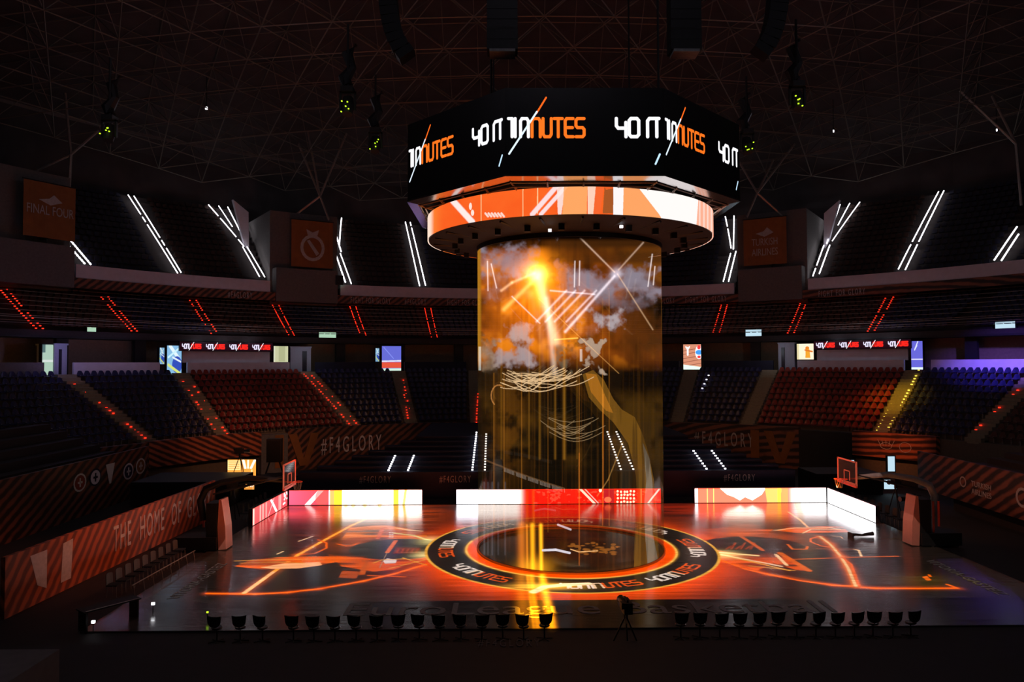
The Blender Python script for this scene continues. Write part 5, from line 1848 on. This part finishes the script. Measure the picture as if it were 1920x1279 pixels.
# long dark mop lying on the court
mx_, my_ = onfloor(1596, 1007)
o = root('floor_mop', (mx_, my_, .0), R(4), 'black mop-like object lying on the court near the right end board', 'mop')
MB().tube([(0, 0, .10), (.25, 0, .11), (.55, 0, .08), (.85, .0, .12), (1.12, 0, .14)], [.09, .06, .05, .08, .10], 8).build('handle', M['black'], o)
MB().box(-.06, .02, -.22, .22, .0, .2).build('head', M['black'], o)
cue(17.05, .35, .7, .06, 'cool', 'small bright lamp on the floor left of the right hoop')
# little lights in the dark foreground
for i, (px, py, mk, lab) in enumerate([(175, 1165, 'white_dot', 'small white lamp in the dark near left corner'), (287, 1131, 'white_dot', 'small white lamp in front of the left bench'), (389, 1146, 'green_led', 'tiny green lamp near the left court corner')]):
    x, y = onfloor(px, py, .3)
    cue(x, y, .3, .05 if mk != 'green_led' else .03, mk, lab)
x, y = onfloor(205, 1128, .7)
o = root('lit_desk', (x, y, -.06), R(52), 'dark desk with a thin pale light strip in the near left corner', 'desk')
MB().box(-.9, .9, -.3, .3, .66, .70).build('top', M['black'], o)
MB().tube([(-.85, -.31, .72), (.85, -.31, .72)], .012, 5).build('strip', M['white'], o)
for sx in (-1, 1):
    MB().box(sx * .8 - .03, sx * .8 + .03, -.28, .28, 0, .66).build('leg', M['black'], o)
# near ledge, lower left of the view
struct(MB().box(-30, -8.5, -27.0, -25.3, -.06, 5.0).build('wall_near_ledge', M['concrete']), 'grey ledge at the lower left')
mb = MB().box(-22, 22, -16.2, -13.2, -.06, .45)
mb.box(-22, 22, -19, -16.2, -.06, .9); mb.box(-8.4, 22, -22, -19, -.06, 1.4)
struct(mb.build('terrace_near', M['rubber']), 'near platform steps in the dark')
T = Matrix.Translation((-2.9, -13.6, .47))
o = lettering('#F4GLORY', .8, T, M['carpettext'], None, sx=.36, name='carpet_lettering', depth=.003, spacing=1.4)
tag(o, 'very dim hashtag lettering on the near platform below the tube', 'lettering')

# line arrays
def line_array(px, pytop, pybot, Y, w, curve, label):
    o = root('line_array', wnode(px, pybot, Y), 0, label, 'loudspeaker')
    n_ = 11
    x, z, a = 0.0, 0.0, R(36) * curve
    P_ = []
    for k in range(n_):
        P_.append((x, z, a))
        x -= math.sin(a) * .38 * 1.0
        z += math.cos(a) * .38
        a *= .72
    for k, (x, z, a) in enumerate(P_):
        T = Matrix.Translation((x, 0, z + .2)) @ Matrix.Rotation(-a if curve else 0, 4, 'Y')
        MB().box(-w / 2, w / 2, -.35, .35, -.18, .18, T=T).build('cabinet', M['black'], o)
    if not curve:
        MB().box(-w * .42, w * .42, -.42, .3, -.10, .0).build('lit_underside', M['greycover'], o)  # paler slab stands in for light on the cabinet underside
    MB().tube([(x, 0, z + .3), (x, 0, z + 9)], .03, 5).build('hanger', M['black'], o)
    return o


line_array(760, 0, 110, -4.0, .75, 1, 'curved black line array hanging at the upper left of the scoreboard')
line_array(942, 0, 100, -7.5, 1.15, 0, 'thick black line array hanging above the scoreboard, left of centre')
line_array(1283, 0, 100, -7.5, 1.15, 0, 'thick black line array hanging above the scoreboard, right of centre')
line_array(1428, 0, 104, -4.0, .75, -1, 'curved black line array hanging at the upper right of the scoreboard')

# moving head lamps with green indicators
def moving_head(px, py, Y, label, k):
    o = root('moving_light', wnode(px, py, Y), 0, label, 'stage light')
    MB().box(-.28, .28, -.28, .28, .95, 1.2).build('housing', M['black'], o)
    MB().box(-.38, -.30, -.08, .08, .1, 1.0).box(.30, .38, -.08, .08, .1, 1.0).box(-.38, .38, -.08, .08, .92, 1.0).build('yoke', M['black'], o)
    MB().tube([(0, .1, .75), (0, 0, .3), (0, -.12, -.1)], [.22, .30, .24], 12).build('lamp_head', M['black'], o)
    mb = MB()
    rg = random.Random(k)
    for i in range(5):
        x, z = rg.uniform(-.25, .25), rg.uniform(-.1, .5)
        mb.box(x - .028, x + .028, -.46, -.40, z - .022, z + .022)
    mb.build('indicator', M['green_led'], o)
    MB().tube([(0, 0, 1.2), (0, 0, 4.2)], .06, 6).build('hanger', M['black'], o)
    MB().tube([(0, .1, 1.3), (-.2, .2, 1.7), (.15, .2, 2.2), (-.1, .3, 2.9), (.3, .4, 3.4)], [.25, .32, .22, .28, .1], 8).build('cable_bundle', M['black'], o)


moving_head(652, 212, -1.0, 'stage light with green dots at the upper left of the scoreboard', 1)
moving_head(704, 282, 5.0, 'stage light with green dots just left of the scoreboard', 2)
moving_head(1495, 202, -1.0, 'stage light with green dots at the upper right of the scoreboard', 3)
moving_head(1401, 284, 5.0, 'stage light with green dots just right of the scoreboard', 4)
moving_head(205, 262, 2.0, 'dark unlit stage light cluster high at the left', 5)
for px, py, lab in ((387, 205, 'small bright white lamp high in the roof at the left'), (1563, 248, 'tiny lamp in the roof right of the scoreboard'), (1869, 246, 'tiny lamp on the roof support at the far right')):
    p_ = wnode(px, py, 30)
    o = root('roof_lamp', p_, 0, lab, 'lamp')
    MB().tube([(0, 0, 0), (0, 0, .2)], .11 if px == 387 else .05, 8).build('lens', M['white_dot'], o)
    MB().tube([(0, 0, .2), (0, 0, .5), (0, 0, 3.0)], [.12, .03, .03], 6).build('housing', M['black'], o)

# banners hung on the cores
def banner(a0, a1, r, z0, z1, label, text=None, crest=False):
    c = (a0 + a1) / 2
    Fm = face_in(c, r, z0)
    o = root('hanging_banner', (0, 0, 0), 0, label, 'banner')
    o.matrix_world = Fm @ Matrix.Identity(4)
    w = R(abs(a1 - a0)) * r / 2; h = z1 - z0
    mb = MB()
    for s_, zz in ((1, .06), (-1, .02)):
        mb.grid([[(-w + 2 * w * i / 10, h * j / 4, zz + .03 * math.sin(i * 1.9)) for i in range(11)][::s_] for j in range(5)])
    mb.build('cloth', M['banner'], o)
    MB().tube([(-w - .1, h + .05, .04), (w + .1, h + .05, .04)], .05, 6).build('pole', M['black'], o)
    if text:
        lettering(text, 1.05, Matrix.Translation((0, h * .42, .12)), M['bannertext'], o, sx=.62, depth=.01)
    mb = MB()
    if crest:
        for k in range(20):
            a, b = 2 * math.pi * k / 20, 2 * math.pi * (k + 1) / 20
            mb.face([(rr_ * math.cos(q), h * .42 + rr_ * 1.1 * math.sin(q), .12) for rr_, q in ((.95, a), (1.25, a), (1.25, b), (.95, b))])
        mb.face([(-.6, h * .42 + .7, .12), (-.3, h * .42 + .8, .12), (.7, h * .42 - .55, .12), (.4, h * .42 - .8, .12)])
        mb.face([(-.5, h * .42 + 1.3, .12), (.5, h * .42 + 1.3, .12), (.65, h * .42 + 1.9, .12), (0, h * .42 + 1.6, .12), (-.65, h * .42 + 1.9, .12)])
    else:
        mb.face([(-.9, h * .68, .12), (0, h * .60, .12), (.9, h * .68, .12), (.25, h * .80, .12), (-.1, h * .72, .12)])
    mb.build('emblem', M['bannertext'], o)
    return o


banner(146.7, 151.6, 46.05, 18.7, 23.1, 'dim orange brown banner with grey lettering at the far left', 'FINAL FOUR')
banner(117.1, 122.4, 46.05, 18.5, 23.3, 'dim orange brown banner with a round crown-topped crest', None, True)
banner(56.2, 61.5, 46.05, 18.6, 23.4, 'dim orange brown banner reading TURKISH AIRLINES', 'TURKISH\nAIRLINES')
# dark equipment on the core ledges
for i, (t, lab) in enumerate(((148.9, 'dark followspot on the ledge below the far left banner'), (119.6, 'dark followspot on the ledge below the crest banner'), (58.2, 'dark followspot on the ledge below the right banner'))):
    o = root('followspot', pol(t, 46.9, 18.3), R(t + 90), lab, 'stage light')
    MB().tube([(0, .5, .75), (0, -.1, .7), (0, -.75, .62)], [.2, .26, .22], 10).build('barrel', M['black'], o)
    MB().tube([(0, 0, 0), (0, 0, .6)], .05, 6).box(-.3, .3, -.3, .3, 0, .05).build('stand', M['black'], o)
    if i == 0:
        mb = MB()
        for dx, dz in ((-.25, .9), (.1, .95), (.2, .8), (-.1, .85)):
            mb.box(dx - .04, dx + .04, -.80, -.76, dz - .04, dz + .04)
        mb.build('indicator', M['amber_led'], o)
# small green exit sign by the crest banner
o = root('exit_sign', pol(116.2, 46.2, 16.9), R(116.2 + 90), 'small green lit exit sign right of the crest banner', 'sign')
MB().box(-.35, .35, -.06, .0, 0, .9).build('face', M['window'], o)
MB().box(-.4, .4, .0, .08, -.05, .95).build('case', M['black'], o)
